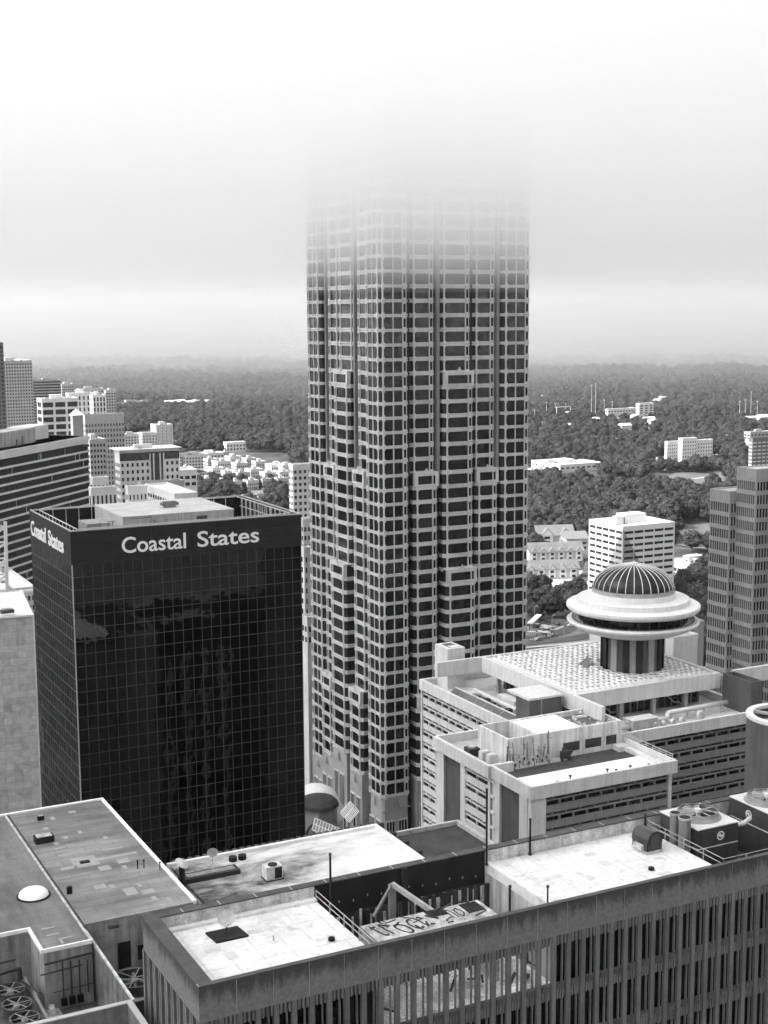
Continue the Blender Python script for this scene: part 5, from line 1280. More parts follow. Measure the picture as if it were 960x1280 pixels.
# ---------------------------------------------------------------- blocks of the city
class LPanes(Panes):
    def finish(s):
        s.items.sort(key=lambda t: t[0]); n = min(len(s.items), s.cap)
        for d, fn, c in s.items[:n]:
            mb = MB(); fn(mb); part(s.name, mb, s.m, s.root, world=False)
        if s.items[n:]:
            mb = MB()
            for d, fn, c in s.items[n:]: fn(mb)
            part(s.name, mb, s.m, s.root, world=False)['kind'] = 'stuff'
FARGL = glass_mat('far_glass', .03, rough=.25, wob=0, spec=.3)
def wallmat(v, var=.1): return mat('wall_%03d' % int(v*1000), v, rough=.85, var=var, scale=.06, fine=.05, streak=.12)
def block(label, C, LX, LY, rz=0., wall=.5, roof=.5, rows=8, cl=5, cr=6, fh=3.3, ww=.55, wh=.5, base=None, group=None, name='office_building', cat='building', skip=1.2, penthouse=True, ribs=False, bands=False, glass=None, cap=60, gable=False):
    """box building with its front corner at C (top), running LX along +x and LY along +y of its own frame"""
    gzz = base if base is not None else gz(C[0], C[1])-3
    t = thing(name, label, cat, (C[0], C[1], gzz), group, rz)
    H = C[2]-gzz; wm = wallmat(wall); gl = glass or FARGL
    if bands:
        mb = MB(); mb.box(.15, LX-.15, .15, LY-.15, 0, H-.2); part('glazing', mb, gl, t, world=False)
        mb = MB(); mb.box(0, LX, 0, LY, H-skip, H)
        for k in range(rows):
            z = H-skip-(k+1)*fh
            if z > 0: mb.box(0, LX, 0, LY, z, z+fh*(1-wh))
        mb.box(0, LX, 0, LY, 0, max(.5, H-skip-(rows+.6)*fh)); part('wall', mb, wm, t, world=False)
    else:
        mb = MB(); mb.box(0, LX, 0, LY, 0, H); part('wall', mb, wm, t, world=False)
        P = LPanes(t, gl, cap=cap)
        for k in range(rows):
            z = H-skip-(k+1)*fh+fh*.2
            if z < .5: break
            for i in range(cr):
                w = LX/cr; a = w*(i+.5-ww/2); P.box(a, a+w*ww, -.06, .1, z, z+fh*wh)
            for i in range(cl):
                w = LY/cl; a = w*(i+.5-ww/2); P.box(-.06, .1, a, a+w*ww, z, z+fh*wh)
        P.finish()
    if ribs:
        mb = MB()
        for i in range(cr+1): mb.box(LX*i/cr-.25, LX*i/cr+.25, -.5, 0, 0, H)
        for i in range(cl+1): mb.box(-.5, 0, LY*i/cl-.25, LY*i/cl+.25, 0, H)
        part('rib', mb, wm, t, world=False)
    rm = wallmat(roof)
    if gable:
        mb = MB(); h = min(LX, LY)*.3; e = .5
        if LX > LY:
            a = [(-e, -e, H), (LX+e, -e, H), (LX+e, LY/2, H+h), (-e, LY/2, H+h), (LX+e, LY+e, H), (-e, LY+e, H)]
            mb.quad(a[0], a[1], a[2], a[3]); mb.quad(a[3], a[2], a[4], a[5]); mb.tri(a[0], a[3], a[5]); mb.tri(a[1], a[4], a[2])
        else:
            a = [(-e, -e, H), (-e, LY+e, H), (LX/2, LY+e, H+h), (LX/2, -e, H+h), (LX+e, LY+e, H), (LX+e, -e, H)]
            mb.quad(a[0], a[3], a[2], a[1]); mb.quad(a[3], a[5], a[4], a[2]); mb.tri(a[0], a[5], a[3]); mb.tri(a[1], a[2], a[4])
        part('roof', mb, rm, t, world=False)
    else:
        mb = MB(); p = .35; mb.box(-.1, LX+.1, -.1, p, H, H+.9); mb.box(-.1, LX+.1, LY-p, LY+.1, H, H+.9); mb.box(-.1, p, p, LY-p, H, H+.9); mb.box(LX-p, LX+.1, p, LY-p, H, H+.9); part('parapet', mb, wm, t, world=False)
        mb = MB(); mb.box(p, LX-p, p, LY-p, H, H+.2); part('roof', mb, rm, t, world=False)
        if penthouse and LX > 8 and LY > 8:
            r5 = random.Random(int(abs(C[0]*7+C[1])))
            mb = MB(); a, b = LX*r5.uniform(.25, .4), LY*r5.uniform(.3, .45); mb.box(a, a+LX*.3, b, b+LY*.28, H+.2, H+3.2); part('penthouse', mb, wm, t, world=False)
            mb = MB()
            for i in range(5):
                u, v = r5.uniform(.08, .85)*LX, r5.uniform(.08, .85)*LY; mb.box(u, u+r5.uniform(.8, 2), v, v+r5.uniform(.8, 2), H+.2, H+r5.uniform(.8, 1.8))
            part('roof_plant', mb, mat('plant_mid', .25, var=.5, scale=.3), t, world=False)
    return t
def by_height(px, py, h):
    """distance at which a roof seen at the pixel stands h metres above the terrain"""
    lo, hi = 150., 9000.
    for i in range(50):
        m_ = (lo+hi)/2; q = atD(px, py, m_)
        if q.z-gz(q.x, q.y) > h: lo = m_
        else: hi = m_
    return lo
def pblock(label, xl, xc, xr, yt, D, h=None, **kw):
    """axis-aligned block from the frame columns of its left edge, front corner and right edge"""
    if h: D = by_height(xc, yt, h)
    C = atD(xc, yt, D)
    v = ray(xl, yt); LY = max(3., C.x*v.y/v.x-C.y) if v.x > 0 else 20.
    v = ray(xr, yt); LX = max(3., C.y*v.x/v.y-C.x)
    if 'base' not in kw: kw['base'] = gz(C.x, C.y)-3
    return block(label, C, LX, min(LY, 140), **kw)

# the white office block with the grey pyramid on its corner
def white_office():
    x0, y0, zt = 442.4, 593.0, -112.0
    LX, LY = 34.2, 30.8
    t = thing('white_office_block', 'white office block with a grey stepped pyramid pattern on its corner', 'office building', (x0, y0, gz(x0, y0)-3))
    H = zt-t.location.z; wm = mat('white_cladding', .7, rough=.7, var=.05, scale=.1, streak=.08)
    mb = MB(); mb.box(0, LX, 0, LY, 0, H-.8); mb.box(0, LX, 0, .5, H-.8, H); mb.box(0, .5, .5, LY, H-.8, H); mb.box(.5, LX, LY-.5, LY, H-.8, H); mb.box(LX-.5, LX, .5, LY-.5, H-.8, H); part('wall', mb, wm, t, world=False)
    g = LPanes(t, FARGL, cap=100); fh = 3.42
    for k in range(13):
        z = H-2.9-k*fh
        for i in range(5):
            w = (LX-1.2)/5; a = .6+i*w+.4; g.box(a, a+w-.9, -.05, .1, z-1.35, z)
            w = (LY-1.2)/5; a = .6+i*w+.4; g.box(-.05, .1, a, a+w-.9, z-1.35, z)
    g.finish()
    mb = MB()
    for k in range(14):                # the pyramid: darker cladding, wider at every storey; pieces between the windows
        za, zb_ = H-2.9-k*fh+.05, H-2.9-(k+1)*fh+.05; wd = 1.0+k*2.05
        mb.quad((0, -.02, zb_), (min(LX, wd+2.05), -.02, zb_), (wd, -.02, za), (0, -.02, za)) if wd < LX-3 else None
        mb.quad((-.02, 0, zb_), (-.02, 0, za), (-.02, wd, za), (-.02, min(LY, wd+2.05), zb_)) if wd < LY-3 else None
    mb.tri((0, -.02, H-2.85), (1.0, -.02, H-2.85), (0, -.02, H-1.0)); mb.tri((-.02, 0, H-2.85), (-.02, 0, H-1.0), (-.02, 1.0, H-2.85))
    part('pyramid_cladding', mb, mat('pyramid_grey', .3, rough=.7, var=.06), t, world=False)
    mb = MB(); mb.box(10, 24, 12, 20, H-.8, H+4); mb.box(4, 8.5, 11, 15, H-.8, H+3.4); part('penthouse', mb, wm, t, world=False)
    mb = MB(); mb.box(8.5, 10, 12, 15, H-.8, H+2.6); mb.box(1.5, 9.5, 8.5, 8.8, H-.5, H-.2); part('plant', mb, mat('plant_dark', .06), t, world=False)
white_office()

# striped office slab, turned 43 degrees
def striped():
    P0 = atD(110.5, 544.5, 640); az = R(43)
    rz = math.pi/2-az+math.pi     # own +x runs from the right end towards the left and nearer
    t = thing('striped_office_slab', 'long dark glass office slab with thin pale floor stripes at the left edge', 'office building', (P0.x, P0.y, gz(P0.x, P0.y)-3), rz=rz)
    H = P0.z-t.location.z; LX, LY = 125, 32
    mb = MB(); mb.box(.3, LX, -LY, -.3, 0, H-3.6); part('glazing', mb, glass_mat('slab_glass', .012, rough=.15, wob=.01, spec=.4), t, world=False)
    mb = MB(); mb.box(0, LX, -LY-.3, 0, H-3.3, H); fh = 3.42
    for k in range(22): mb.box(0, LX, -LY-.3, 0, H-3.3-(k+1)*fh-.6, H-3.3-(k+1)*fh+.25)
    part('floor_stripe', mb, mat('stripe_pale', .6, rough=.8, var=.1, streak=.1), t, world=False)
    mb = MB(); r6 = random.Random(2)
    for k in range(22):
        for i in range(84): mb.box(i*1.5-.06, i*1.5+.06, -.3, -.2, H-3.3-(k+1)*fh+.2, H-3.3-k*fh-.45)
    part('mullion', mb, mat('slab_mullion', .05), t, world=False)
    mb = MB()
    for i in range(46): k = r6.randrange(20); x = r6.uniform(2, 110); mb.box(x, x+r6.uniform(.4, 1.2), -.27, -.18, H-3.3-(k+1)*fh+.3, H-3.3-k*fh-.5)
    part('blind', mb, mat('blind_grey', .25), t, world=False)
    mb = MB(); mb.box(.6, LX-.6, -LY, -.6, H-.2, H); part('roof', mb, wallmat(.55), t, world=False)
    mb = MB(); mb.box(34, 64, -16, -7, H, H+6.2); part('penthouse', mb, mat('penthouse_stained', .4, var=.25, scale=.2, streak=.4), t, world=False)
    mb = MB(); mb.box(14, 33, -21, -12, H, H+6); part('penthouse', mb, wallmat(.62), t, world=False)
    mb = MB(); mb.box(44, 45, -6.8, -6.2, H+.5, H+3.5); mb.box(48, 50, -6.8, -6.2, H, H+2.5); mb.box(68, 88, -8, -6, H, H+1.4); part('roof_plant', mb, mat('plant_mid', .25), t, world=False)
striped()
def marble_wall():
    P0 = atZ(40.5, 770.5, -75); Q = atZ(0, 773.5, -75)
    az = math.atan2(Q.y-P0.y, Q.x-P0.x)
    t = thing('marble_clad_block', 'windowless pale block clad in square marble slabs at the left edge', 'building', (P0.x, P0.y, GROUND), rz=az)
    H = -75-GROUND
    m, n = nt('marble_slabs'); L = n.links
    out = N(n, 'ShaderNodeOutputMaterial'); b = N(n, 'ShaderNodeBsdfPrincipled'); b.inputs['Roughness'].default_value = .5; L.new(b.outputs[0], out.inputs[0])
    tc = N(n, 'ShaderNodeTexCoord'); sx = N(n, 'ShaderNodeSeparateXYZ'); L.new(tc.outputs['Object'], sx.inputs[0]); cb = N(n, 'ShaderNodeCombineXYZ'); L.new(sx.outputs[0], cb.inputs[0]); L.new(sx.outputs[2], cb.inputs[1])
    br = N(n, 'ShaderNodeTexBrick'); br.offset = .0; br.inputs['Scale'].default_value = .5; br.inputs['Brick Width'].default_value = 1.; br.inputs['Row Height'].default_value = .85; br.inputs['Mortar Size'].default_value = .012
    br.inputs['Color1'].default_value = (.5, .5, .5, 1); br.inputs['Color2'].default_value = (.36, .36, .36, 1); br.inputs['Mortar'].default_value = (.2, .2, .2, 1); L.new(cb.outputs[0], br.inputs['Vector'])
    q = N(n, 'ShaderNodeTexNoise'); q.inputs['Scale'].default_value = .35; q.inputs['Detail'].default_value = 8; q.inputs['Distortion'].default_value = 1.5; L.new(tc.outputs['Object'], q.inputs['Vector'])
    r_ = N(n, 'ShaderNodeMapRange'); r_.inputs[1].default_value = .35; r_.inputs[2].default_value = .7; r_.inputs[3].default_value = 1.12; r_.inputs[4].default_value = .75; L.new(q.outputs['Fac'], r_.inputs[0])
    mx = N(n, 'ShaderNodeMixRGB', blend_type='MULTIPLY'); mx.inputs[0].default_value = 1; L.new(br.outputs['Color'], mx.inputs[1]); L.new(r_.outputs[0], mx.inputs[2]); L.new(mx.outputs[0], b.inputs['Base Color'])
    mb = MB(); mb.box(0, 60, -34, 0, 0, H); part('wall', mb, m, t, world=False)
    mb = MB(); mb.box(-.3, 60, -.4, .25, H, H+.5); mb.box(-.3, .3, -34, -.4, H, H+.5); mb.box(-.32, -.02, -.3, .22, 0, H); part('edge', mb, wallmat(.6), t, world=False)
    mb = MB(); mb.box(.3, 60, -34, -.4, H, H+.1); part('roof', mb, wallmat(.62), t, world=False)
    # plant on its roof
    u = thing('roof_unit', 'dark vehicle-like unit on the pale roof of the marble clad block', 'roof unit', atZ(9, 767, -74.4))
    mb = MB(); mb.box(-1.6, 1.6, -1, 1, .2, 1.0); part('casing', mb, mat('plant_dark', .06), u, world=False)
    mb = MB(); mb.box(-1.2, 1.2, -.8, .8, 1.0, 1.3); part('lid', mb, mat('plant_mid', .25), u, world=False)
marble_wall()
def lattice():
    m = mat('white_steel', .7, rough=.6, var=.08)
    A = atD(8, 652, 470); t = thing('white_steel_frame', 'white exposed steel frame with diagonal braces in front of the striped slab', 'steel frame', (A.x, A.y, GROUND))
    def Q(px, py): v = atD(px, py, 470); return v
    mb = MB(); mb.beam(Q(6.5, 652), Q(9, 745), 1.0); mb.beam(Q(-30, 652), Q(-27, 745), 1.0); part('column', mb, m, t)
    mb = MB()
    for i in range(5):
        y = 660+20*i; mb.beam(Q(-30, y-2), Q(7+i*.5, y-2), .55)
        mb.beam(Q(-12, y+12), Q(7+i*.5, y-1), .55); mb.beam(Q(-12, y+12), Q(-29, y-1), .55)
    part('brace', mb, m, t)
    mb = MB(); mb.beam(Q(8, 731), Q(22, 742), .9); mb.beam(Q(-15, 743), Q(42, 738), .8); mb.beam(Q(2, 742), Q(42, 771), 1.2); part('ramp_beam', mb, m, t)
    r7 = random.Random(9)
    blk = pblock('low white roofed block with clutter behind the white steel frame', -60, 2, 44, 740, 480, wall=.6, roof=.7, rows=2, cl=3, cr=8)
lattice()
def left_city():
    pblock('tall grey residential tower fading into the cloud at the far left', -14, 3, 40, 452, 1500, wall=.38, rows=26, cl=4, cr=11, fh=3.4, ww=.5, cap=40)
    pblock('dark edge of a tall tower cut by the left edge of the photo', -60, -40, 4, 430, 1150, wall=.12, rows=30, cl=3, cr=8, cap=20)
    pblock('grey banded office tower behind the white one, upper left', 38, 41, 76, 476, 1750, wall=.33, rows=18, cl=1, cr=9, fh=3.4, bands=True, wh=.5)
    pblock('pale stepped tower just right of the grey banded office tower', 74, 77, 92, 481, 1850, wall=.5, rows=14, cl=2, cr=6, cap=30)
    pblock('white block with tall dark window slots in the upper left', 82, 86, 118, 493, 1150, wall=.75, roof=.7, rows=6, cl=2, cr=6, fh=4.6, ww=.35, wh=.7, cap=50)
    pblock('grey glass block framed by white beams in the upper left', 46, 52, 98, 500, 1050, wall=.68, rows=5, cl=1, cr=3, fh=5.4, ww=.82, wh=.66, cap=40)
    pblock('narrow white block with two dark stripes beside the slotted one', 112, 116, 132, 495, 1120, wall=.72, rows=6, cl=2, cr=4, fh=4, ww=.5, wh=.8, cap=40)
    pblock('pale tower with a gabled top behind the slotted white block', 96, 99, 130, 487, 1600, wall=.5, rows=12, cl=2, cr=7, cap=30)
    pblock('pale tower right of the gabled one, upper left', 128, 132, 145, 489, 1650, wall=.45, rows=12, cl=2, cr=4, cap=30)
    for i, (a, b, c, y) in enumerate(((147, 149, 157, 504), (155, 158, 170, 501), (168, 171, 178, 502), (176, 178, 186, 501))):
        pblock('far grey slab block with upright fins, number and place: '+['leftmost', 'second from left', 'third from left', 'rightmost'][i]+' of four' if False else ['leftmost', 'second', 'third', 'rightmost'][i]+' of the four far grey finned slab blocks', a, b, c, y, 2350, wall=.36, rows=8, cl=2, cr=3, ribs=True, penthouse=False, group='far finned slab blocks', cap=12)
    t = pblock('grey stone hotel tower with rows of small windows and a round-windowed top', 104, 106, 155, 520, 930, wall=.38, roof=.5, rows=13, cl=2, cr=13, fh=3.5, ww=.42, wh=.5, skip=4.5, cap=100, name='hotel_tower')
    pblock('lower grey wing in front of the stone hotel tower', 100, 112, 132, 551, 880, wall=.36, rows=10, cl=4, cr=5, fh=3.4, cap=60)
    t = thing('pavilion_roof', 'small building with a bright white pyramid roof, upper left', 'pavilion', atD(96, 530, 820)); q = t.location
    mb = MB(); mb.box(-2.9, 2.9, -2.9, 2.9, -40, 5.2); part('wall', mb, wallmat(.3), t, world=False)
    mb = MB(); z = 5.2
    for a, b in (((-3.4, -3.4), (3.4, -3.4)), ((3.4, -3.4), (3.4, 3.4)), ((3.4, 3.4), (-3.4, 3.4)), ((-3.4, 3.4), (-3.4, -3.4))): mb.tri((*a, z), (*b, z), (0, 0, z+3.6))
    part('roof', mb, mat('bright_roof', .8), t, world=False)
    pblock('plain pale apartment tower, lower one of the pair beyond the dark-topped block', 174, 178, 197, 542, 1450, wall=.5, rows=10, cl=2, cr=5, fh=3.2, ww=.3, ribs=True, cap=30, penthouse=False)
    pblock('plain pale apartment tower, taller one of the pair beyond the dark-topped block', 188, 195, 216, 532, 1480, wall=.48, rows=12, cl=3, cr=4, fh=3.2, ww=.12, cap=10)
    pblock('white wall-like block behind the pair of plain apartment towers', 150, 156, 178, 544, 1350, h=22, wall=.72, rows=5, cl=2, cr=6, cap=30)
    # the dark-topped white block
    C = atD(148, 566, 660)
    t = pblock('white and dark apartment block under a flat white roof line, left of centre', 143, 149.5, 224, 566, 660, wall=.66, roof=.2, rows=9, cl=5, cr=12, fh=3.3, ww=.42, wh=.5, skip=4.2, cap=100, name='apartment_block')
    LX = [o for o in bpy.data.objects if o.parent == t and o.name.startswith('wall')][0].dimensions.x
    LX = max(v.co.x for v in [o for o in bpy.data.objects if o.parent == t and o.name.startswith('wall')][0].data.vertices)
    H = max(v.co.z for v in [o for o in bpy.data.objects if o.parent == t and o.name.startswith('wall')][0].data.vertices)
    mb = MB(); mb.box(-.08, LX, -.12, -.07, H-4.0, H-.3); mb.box(LX*.5, LX*.73, -.14, -.08, 4, H-4.0); part('dark_glazing', mb, glass_mat('block_dark', .05, rough=.3, wob=0), t, world=False)
    mb = MB(); mb.box(-1, LX+1, -1, 14, H+.9, H+1.3); part('roof_slab', mb, wallmat(.75), t, world=False)
    mb = MB()
    for x in (.5, .56, .67, .73): mb.box(LX*x-.3, LX*x+.3, -.4, -.14, 4, H-1)
    part('pier', mb, wallmat(.66), t, world=False)
    pblock('low white gridded parking deck in front of the dark-topped apartment block', 182, 218, 247, 620, 520, wall=.7, roof=.6, rows=4, cl=12, cr=9, fh=3.0, ww=.6, wh=.45, cap=60, name='parking_deck', penthouse=False)
    pblock('white low block with dark square openings left of the parking deck', 157, 160, 184, 611, 540, wall=.72, roof=.6, rows=3, cl=2, cr=5, fh=4, ww=.35, penthouse=False)
    pblock('grey flat-roofed storey set back above the parking deck', 172, 177, 230, 606, 560, wall=.35, roof=.4, rows=1, cl=1, cr=6, penthouse=False)
    pblock('white block with tall narrow dark windows between striped slab and parking deck', 111, 114, 146, 613, 480, wall=.66, roof=.25, rows=2, cl=1, cr=6, fh=9, ww=.4, wh=.75, skip=1.5, penthouse=False)
    pblock('small white stepped block right of the striped slab', 112, 116, 136, 600, 560, wall=.6, roof=.6, rows=2, cl=1, cr=4, penthouse=False)
    pblock('white angular block right of the dark-topped apartment block', 214, 222, 246, 590, 700, wall=.72, roof=.7, rows=2, cl=3, cr=3, ww=.7, penthouse=False)
    pblock('pale stepped apartment house behind the dark-topped block', 222, 232, 262, 570, 1050, h=16, wall=.62, roof=.2, rows=4, cl=4, cr=8, gable=False)
    pblock('broad pale flat block behind the white apartments', 240, 246, 280, 568, 1180, h=12, wall=.66, roof=.68, rows=2, cl=2, cr=8)
    # cluster of white apartments
    r8 = random.Random(31); k = 0
    names = ['closest to the parking deck', 'next one right of the first', 'below the broad pale flat block', 'with its end near the street trees']
    rows_ = [(231, 586, 0), (244, 596, 0), (258, 600, 0), (276, 603, 0), (293, 603, 0), (312, 602, 0), (330, 600, 0), (349, 599, 0), (236, 588, 900), (250, 592, 860), (268, 586, 930), (262, 575, 1060), (283, 590, 900), (298, 580, 1010), (300, 592, 880), (316, 588, 930), (322, 578, 1060), (333, 592, 900), (342, 582, 1000), (352, 591, 930), (290, 572, 1120), (310, 574, 1150), (275, 578, 1020), (356, 583, 1040)]
    for i, (x, y, D) in enumerate(rows_):
        w = r8.uniform(15, 24)
        pblock('white four storey apartment house in the dense cluster left of the tall tower', x-w*.45, x-w*.12, x+w*.6, y, D, h=15, wall=r8.uniform(.4, .7), roof=r8.choice((.5, .62, .2)), rows=4, cl=5, cr=6, fh=3.1, ww=.5, group='white apartment houses left of the tower', name='apartment_house', cat='apartment house', cap=24)
    pblock('tall pale apartment slab with balconies directly left of the tall tower', 361, 366, 396, 583, 720, wall=.6, roof=.62, rows=14, cl=3, cr=5, fh=3.3, ww=.5, cap=70)
    t = pblock('white mansion with gables in the woods left of the tall tower', 279, 283, 307, 554, 1480, h=11, wall=.75, roof=.75, rows=2, cl=2, cr=6, fh=4, ww=.5, name='mansion', cat='mansion', penthouse=False)
    for i in range(14):
        x = 203+i*4.3+r8.uniform(-1, 1); v = atG(x, 509+r8.uniform(-1.5, 1))
        block('tiny pale house far off in the woods, one of a row at the upper left', (v.x, v.y, v.z+7), r8.uniform(14, 26), 14, wall=.7, roof=.6, rows=1, cl=1, cr=3, gable=True, group='far row of pale houses, upper left', name='house', cat='house', base=v.z-2)
    for i, (x, y, s_) in enumerate(((305, 632, 10), (318, 626, 9), (333, 634, 11), (330, 622, 8), (345, 618, 9), (352, 630, 8))):
        v = atG(x, y)
        block(['grey roofed house among trees, leftmost under the apartments', 'grey roofed house among trees, second from the left', 'pale long house among the street trees near the pale slab', 'small house tucked behind the pale long house', 'white gabled house right of the small tucked one', 'grey gabled house closest to the pale apartment slab'][i], (v.x, v.y, v.z+6), s_*1.3, s_, wall=.5, roof=(.2 if i % 2 else .5), rows=1, cl=2, cr=3, gable=True, name='house', cat='house', base=v.z-2, group='houses below the apartment cluster')
    pblock('narrow white tower between the black glass block and the tall tower', 378, 380, 389, 688, 430, wall=.7, rows=8, cl=1, cr=2, ww=.3, penthouse=False)
    pblock('white flat roofed block seen in the gap left of the tall tower', 372, 379, 398, 652, 520, wall=.6, roof=.72, rows=3, cl=3, cr=4, penthouse=False)
    pblock('low white building deep in the gap beside the tall tower foot', 377, 384, 400, 775, 420, wall=.65, roof=.7, rows=2, cl=2, cr=2, penthouse=False)
left_city()
def right_city():
    g = 'wings of the white hospital'
    for lab, a, b, c, y, D, rw in (('left wing of the white hospital block', 831, 834, 850, 553, 1425, 6), ('centre of the white hospital block, highest part', 848, 853, 871, 549, 1415, 7), ('right wing of the white hospital block', 868, 872, 891, 551, 1430, 6), ('long low base of the white hospital block', 820, 824, 868, 573, 9, 2), ('low right annex of the white hospital block', 884, 888, 906, 570, 9, 2)):
        pblock(lab, a, b, c, y, D, h=(9 if D == 9 else None), wall=.75, roof=.75, rows=rw, cl=2, cr=6, fh=3.6, ww=.35, wh=.4, cap=40, name='hospital_wing', cat='hospital', group=g)
    pblock('far white block with dark openings on the right', 795, 799, 817, 505, 2000, wall=.72, roof=.7, rows=4, cl=2, cr=3, cap=10)
    pblock('long low white hall left of the far white block', 757, 760, 796, 512, 2010, wall=.7, roof=.72, rows=1, cl=1, cr=10, penthouse=False)
    pblock('small bright white block alone in the woods right of the tower', 770, 773, 786, 549, 1500, h=9, wall=.8, roof=.75, rows=0, cl=1, cr=1, penthouse=False)
    pblock('brick apartment tower with white balconies behind the stepped tower', 936, 941, 975, 549, 1150, wall=.14, roof=.4, rows=10, cl=1, cr=6, fh=3.0, ww=.7, wh=.35, glass=mat('balcony_white', .6), cap=60)
    pblock('grey low block left of the brick apartment tower', 930, 938, 965, 541, 1300, h=24, wall=.35, roof=.5, rows=2, cl=2, cr=6)
    pblock('long white depot roof right of the tall tower', 664, 700, 752, 582, 1120, h=8, wall=.7, roof=.6, rows=1, cl=8, cr=8, name='depot')
    pblock('white building with windows at the left end of the depot', 655, 664, 694, 588, 1050, h=10, wall=.72, roof=.65, rows=2, cl=2, cr=6)
    pblock('small white block behind the depot', 682, 685, 698, 576, 1220, h=11, wall=.75, rows=1, cl=1, cr=2, penthouse=False)
    pblock('white roofed parking block right of the white office block', 840, 866, 886, 706, 640, h=15, wall=.6, roof=.7, rows=3, cl=4, cr=3, fh=4.6, ww=.85, wh=.45, skip=2.5)
    pblock('small white block behind the white roofed parking block', 858, 866, 878, 697, 700, h=13, wall=.72, roof=.75, rows=1, cl=1, cr=2, penthouse=False)
    pblock('low flat roofed hut at the edge of the lower lawn', 862, 868, 884, 676, 800, h=5, wall=.4, roof=.55, rows=0, cl=1, cr=1, penthouse=False)
    pblock('corrugated grey plant box beyond the hotel roof by the rotunda', 828, 834, 880, 786, 350, wall=.3, roof=.5, rows=0, cl=1, cr=1, penthouse=False)
    pblock('low white podium with a sunken roof behind the hotel', 835, 842, 872, 801, 333, wall=.6, roof=.72, rows=0, cl=1, cr=1, penthouse=False)
    # houses in the woods
    r9 = random.Random(77)
    for lab, x, y, s_ in (('pale house left of the brick apartment tower', 903, 556, 22), ('pale roofed hall near the brick apartment tower', 911, 549, 26), ('low pale building left of the hospital', 812, 562, 20), ('small white roof below the white hall', 771, 533, 16)):
        v = atG(x, y); block(lab, (v.x, v.y, v.z+8), s_, s_*.6, wall=.65, roof=.6, rows=1, cl=2, cr=4, name='house', cat='house', base=v.z-2)
    for i in range(26):
        x, y = r9.uniform(668, 955), r9.uniform(500, 545); v = atG(x, y)
        block('tiny pale roof showing between the far trees on the right', (v.x, v.y, v.z+12.5), r9.uniform(8, 20), r9.uniform(6, 12), wall=.6, roof=.6, rows=0, cl=1, cr=1, gable=True, group='pale roofs in the far woods on the right', name='house', cat='house', base=v.z-2)
    # timber gabled apartment rows
    tm = mat('shingle_roof', .17, rough=.9, var=.2, scale=.15, fine=.15)
    def gabled_row(lab, x, y, L_, W_, n, zt, rz=R(-18)):
        v = atG(x, y); t = thing('gabled_house_row', lab, 'house', (v.x, v.y, v.z-1), 'gabled apartment rows', rz=rz)
        mb = MB(); mb.box(0, L_, 0, W_, 0, zt); part('wall', mb, wallmat(.5), t, world=False)
        h = W_*.42; mb = MB(); e = .8
        mb.quad((-e, -e, zt), (L_+e, -e, zt), (L_+e, W_/2, zt+h), (-e, W_/2, zt+h)); mb.quad((-e, W_/2, zt+h), (L_+e, W_/2, zt+h), (L_+e, W_+e, zt), (-e, W_+e, zt))
        part('roof', mb, tm, t, world=False)
        for i in range(n):
            c = L_*(i+.5)/n; w = L_/n*.32
            d = MB(); d.prism([(c-w, -.6), (c+w, -.6), (c+w, 3), (c-w, 3)], 2, zt+.4); d.tri((c-w, -.6, zt+.4), (c+w, -.6, zt+.4), (c, -.6, zt+.4+w*1.1))
            dd = part('dormer', d, wallmat(.66), t, world=False)
            q = MB(); q.quad((c-w-.3, -.9, zt+.2), (c, -.9, zt+.6+w*1.1), (c, W_*.45, zt+.6+w*1.1), (c-w-.3, W_*.45, zt+.2)); q.quad((c, -.9, zt+.6+w*1.1), (c+w+.3, -.9, zt+.2), (c+w+.3, W_*.45, zt+.2), (c, W_*.45, zt+.6+w*1.1)); part('dormer_roof', q, tm, dd, world=False, top=1)
            q = MB(); q.box(c-w*.5, c+w*.5, -.68, -.6, zt-2.2, zt-.6); q.box(c-w*.5, c+w*.5, -.68, -.6, zt-5.2, zt-3.6); part('window', q, FARGL, dd, world=False, top=1)
        mb = MB()
        for i in range(n*2): c = L_*(i+.5)/(n*2); mb.box(c-.6, c+.6, -.06, 0, 1.2, 2.8)
        part('window', mb, FARGL, t, world=False)
    gabled_row('gabled grey roofed row with white dormers, middle one of three', 662, 705, 36, 13, 6, 8.5)
    gabled_row('gabled grey roofed row with white dormers, lowest one of three', 656, 726, 34, 12, 5, 7.5)
    gabled_row('tall gabled house with two big cross gables, farthest of the timber rows', 672, 688, 26, 15, 2, 11)
    v = atG(708, 694); block('gabled end house right of the tall cross-gabled one', (v.x, v.y, v.z+11), 15, 14, rz=R(-18), wall=.4, roof=.2, rows=2, cl=2, cr=3, gable=True, name='house', cat='house', base=v.z-1)
right_city()
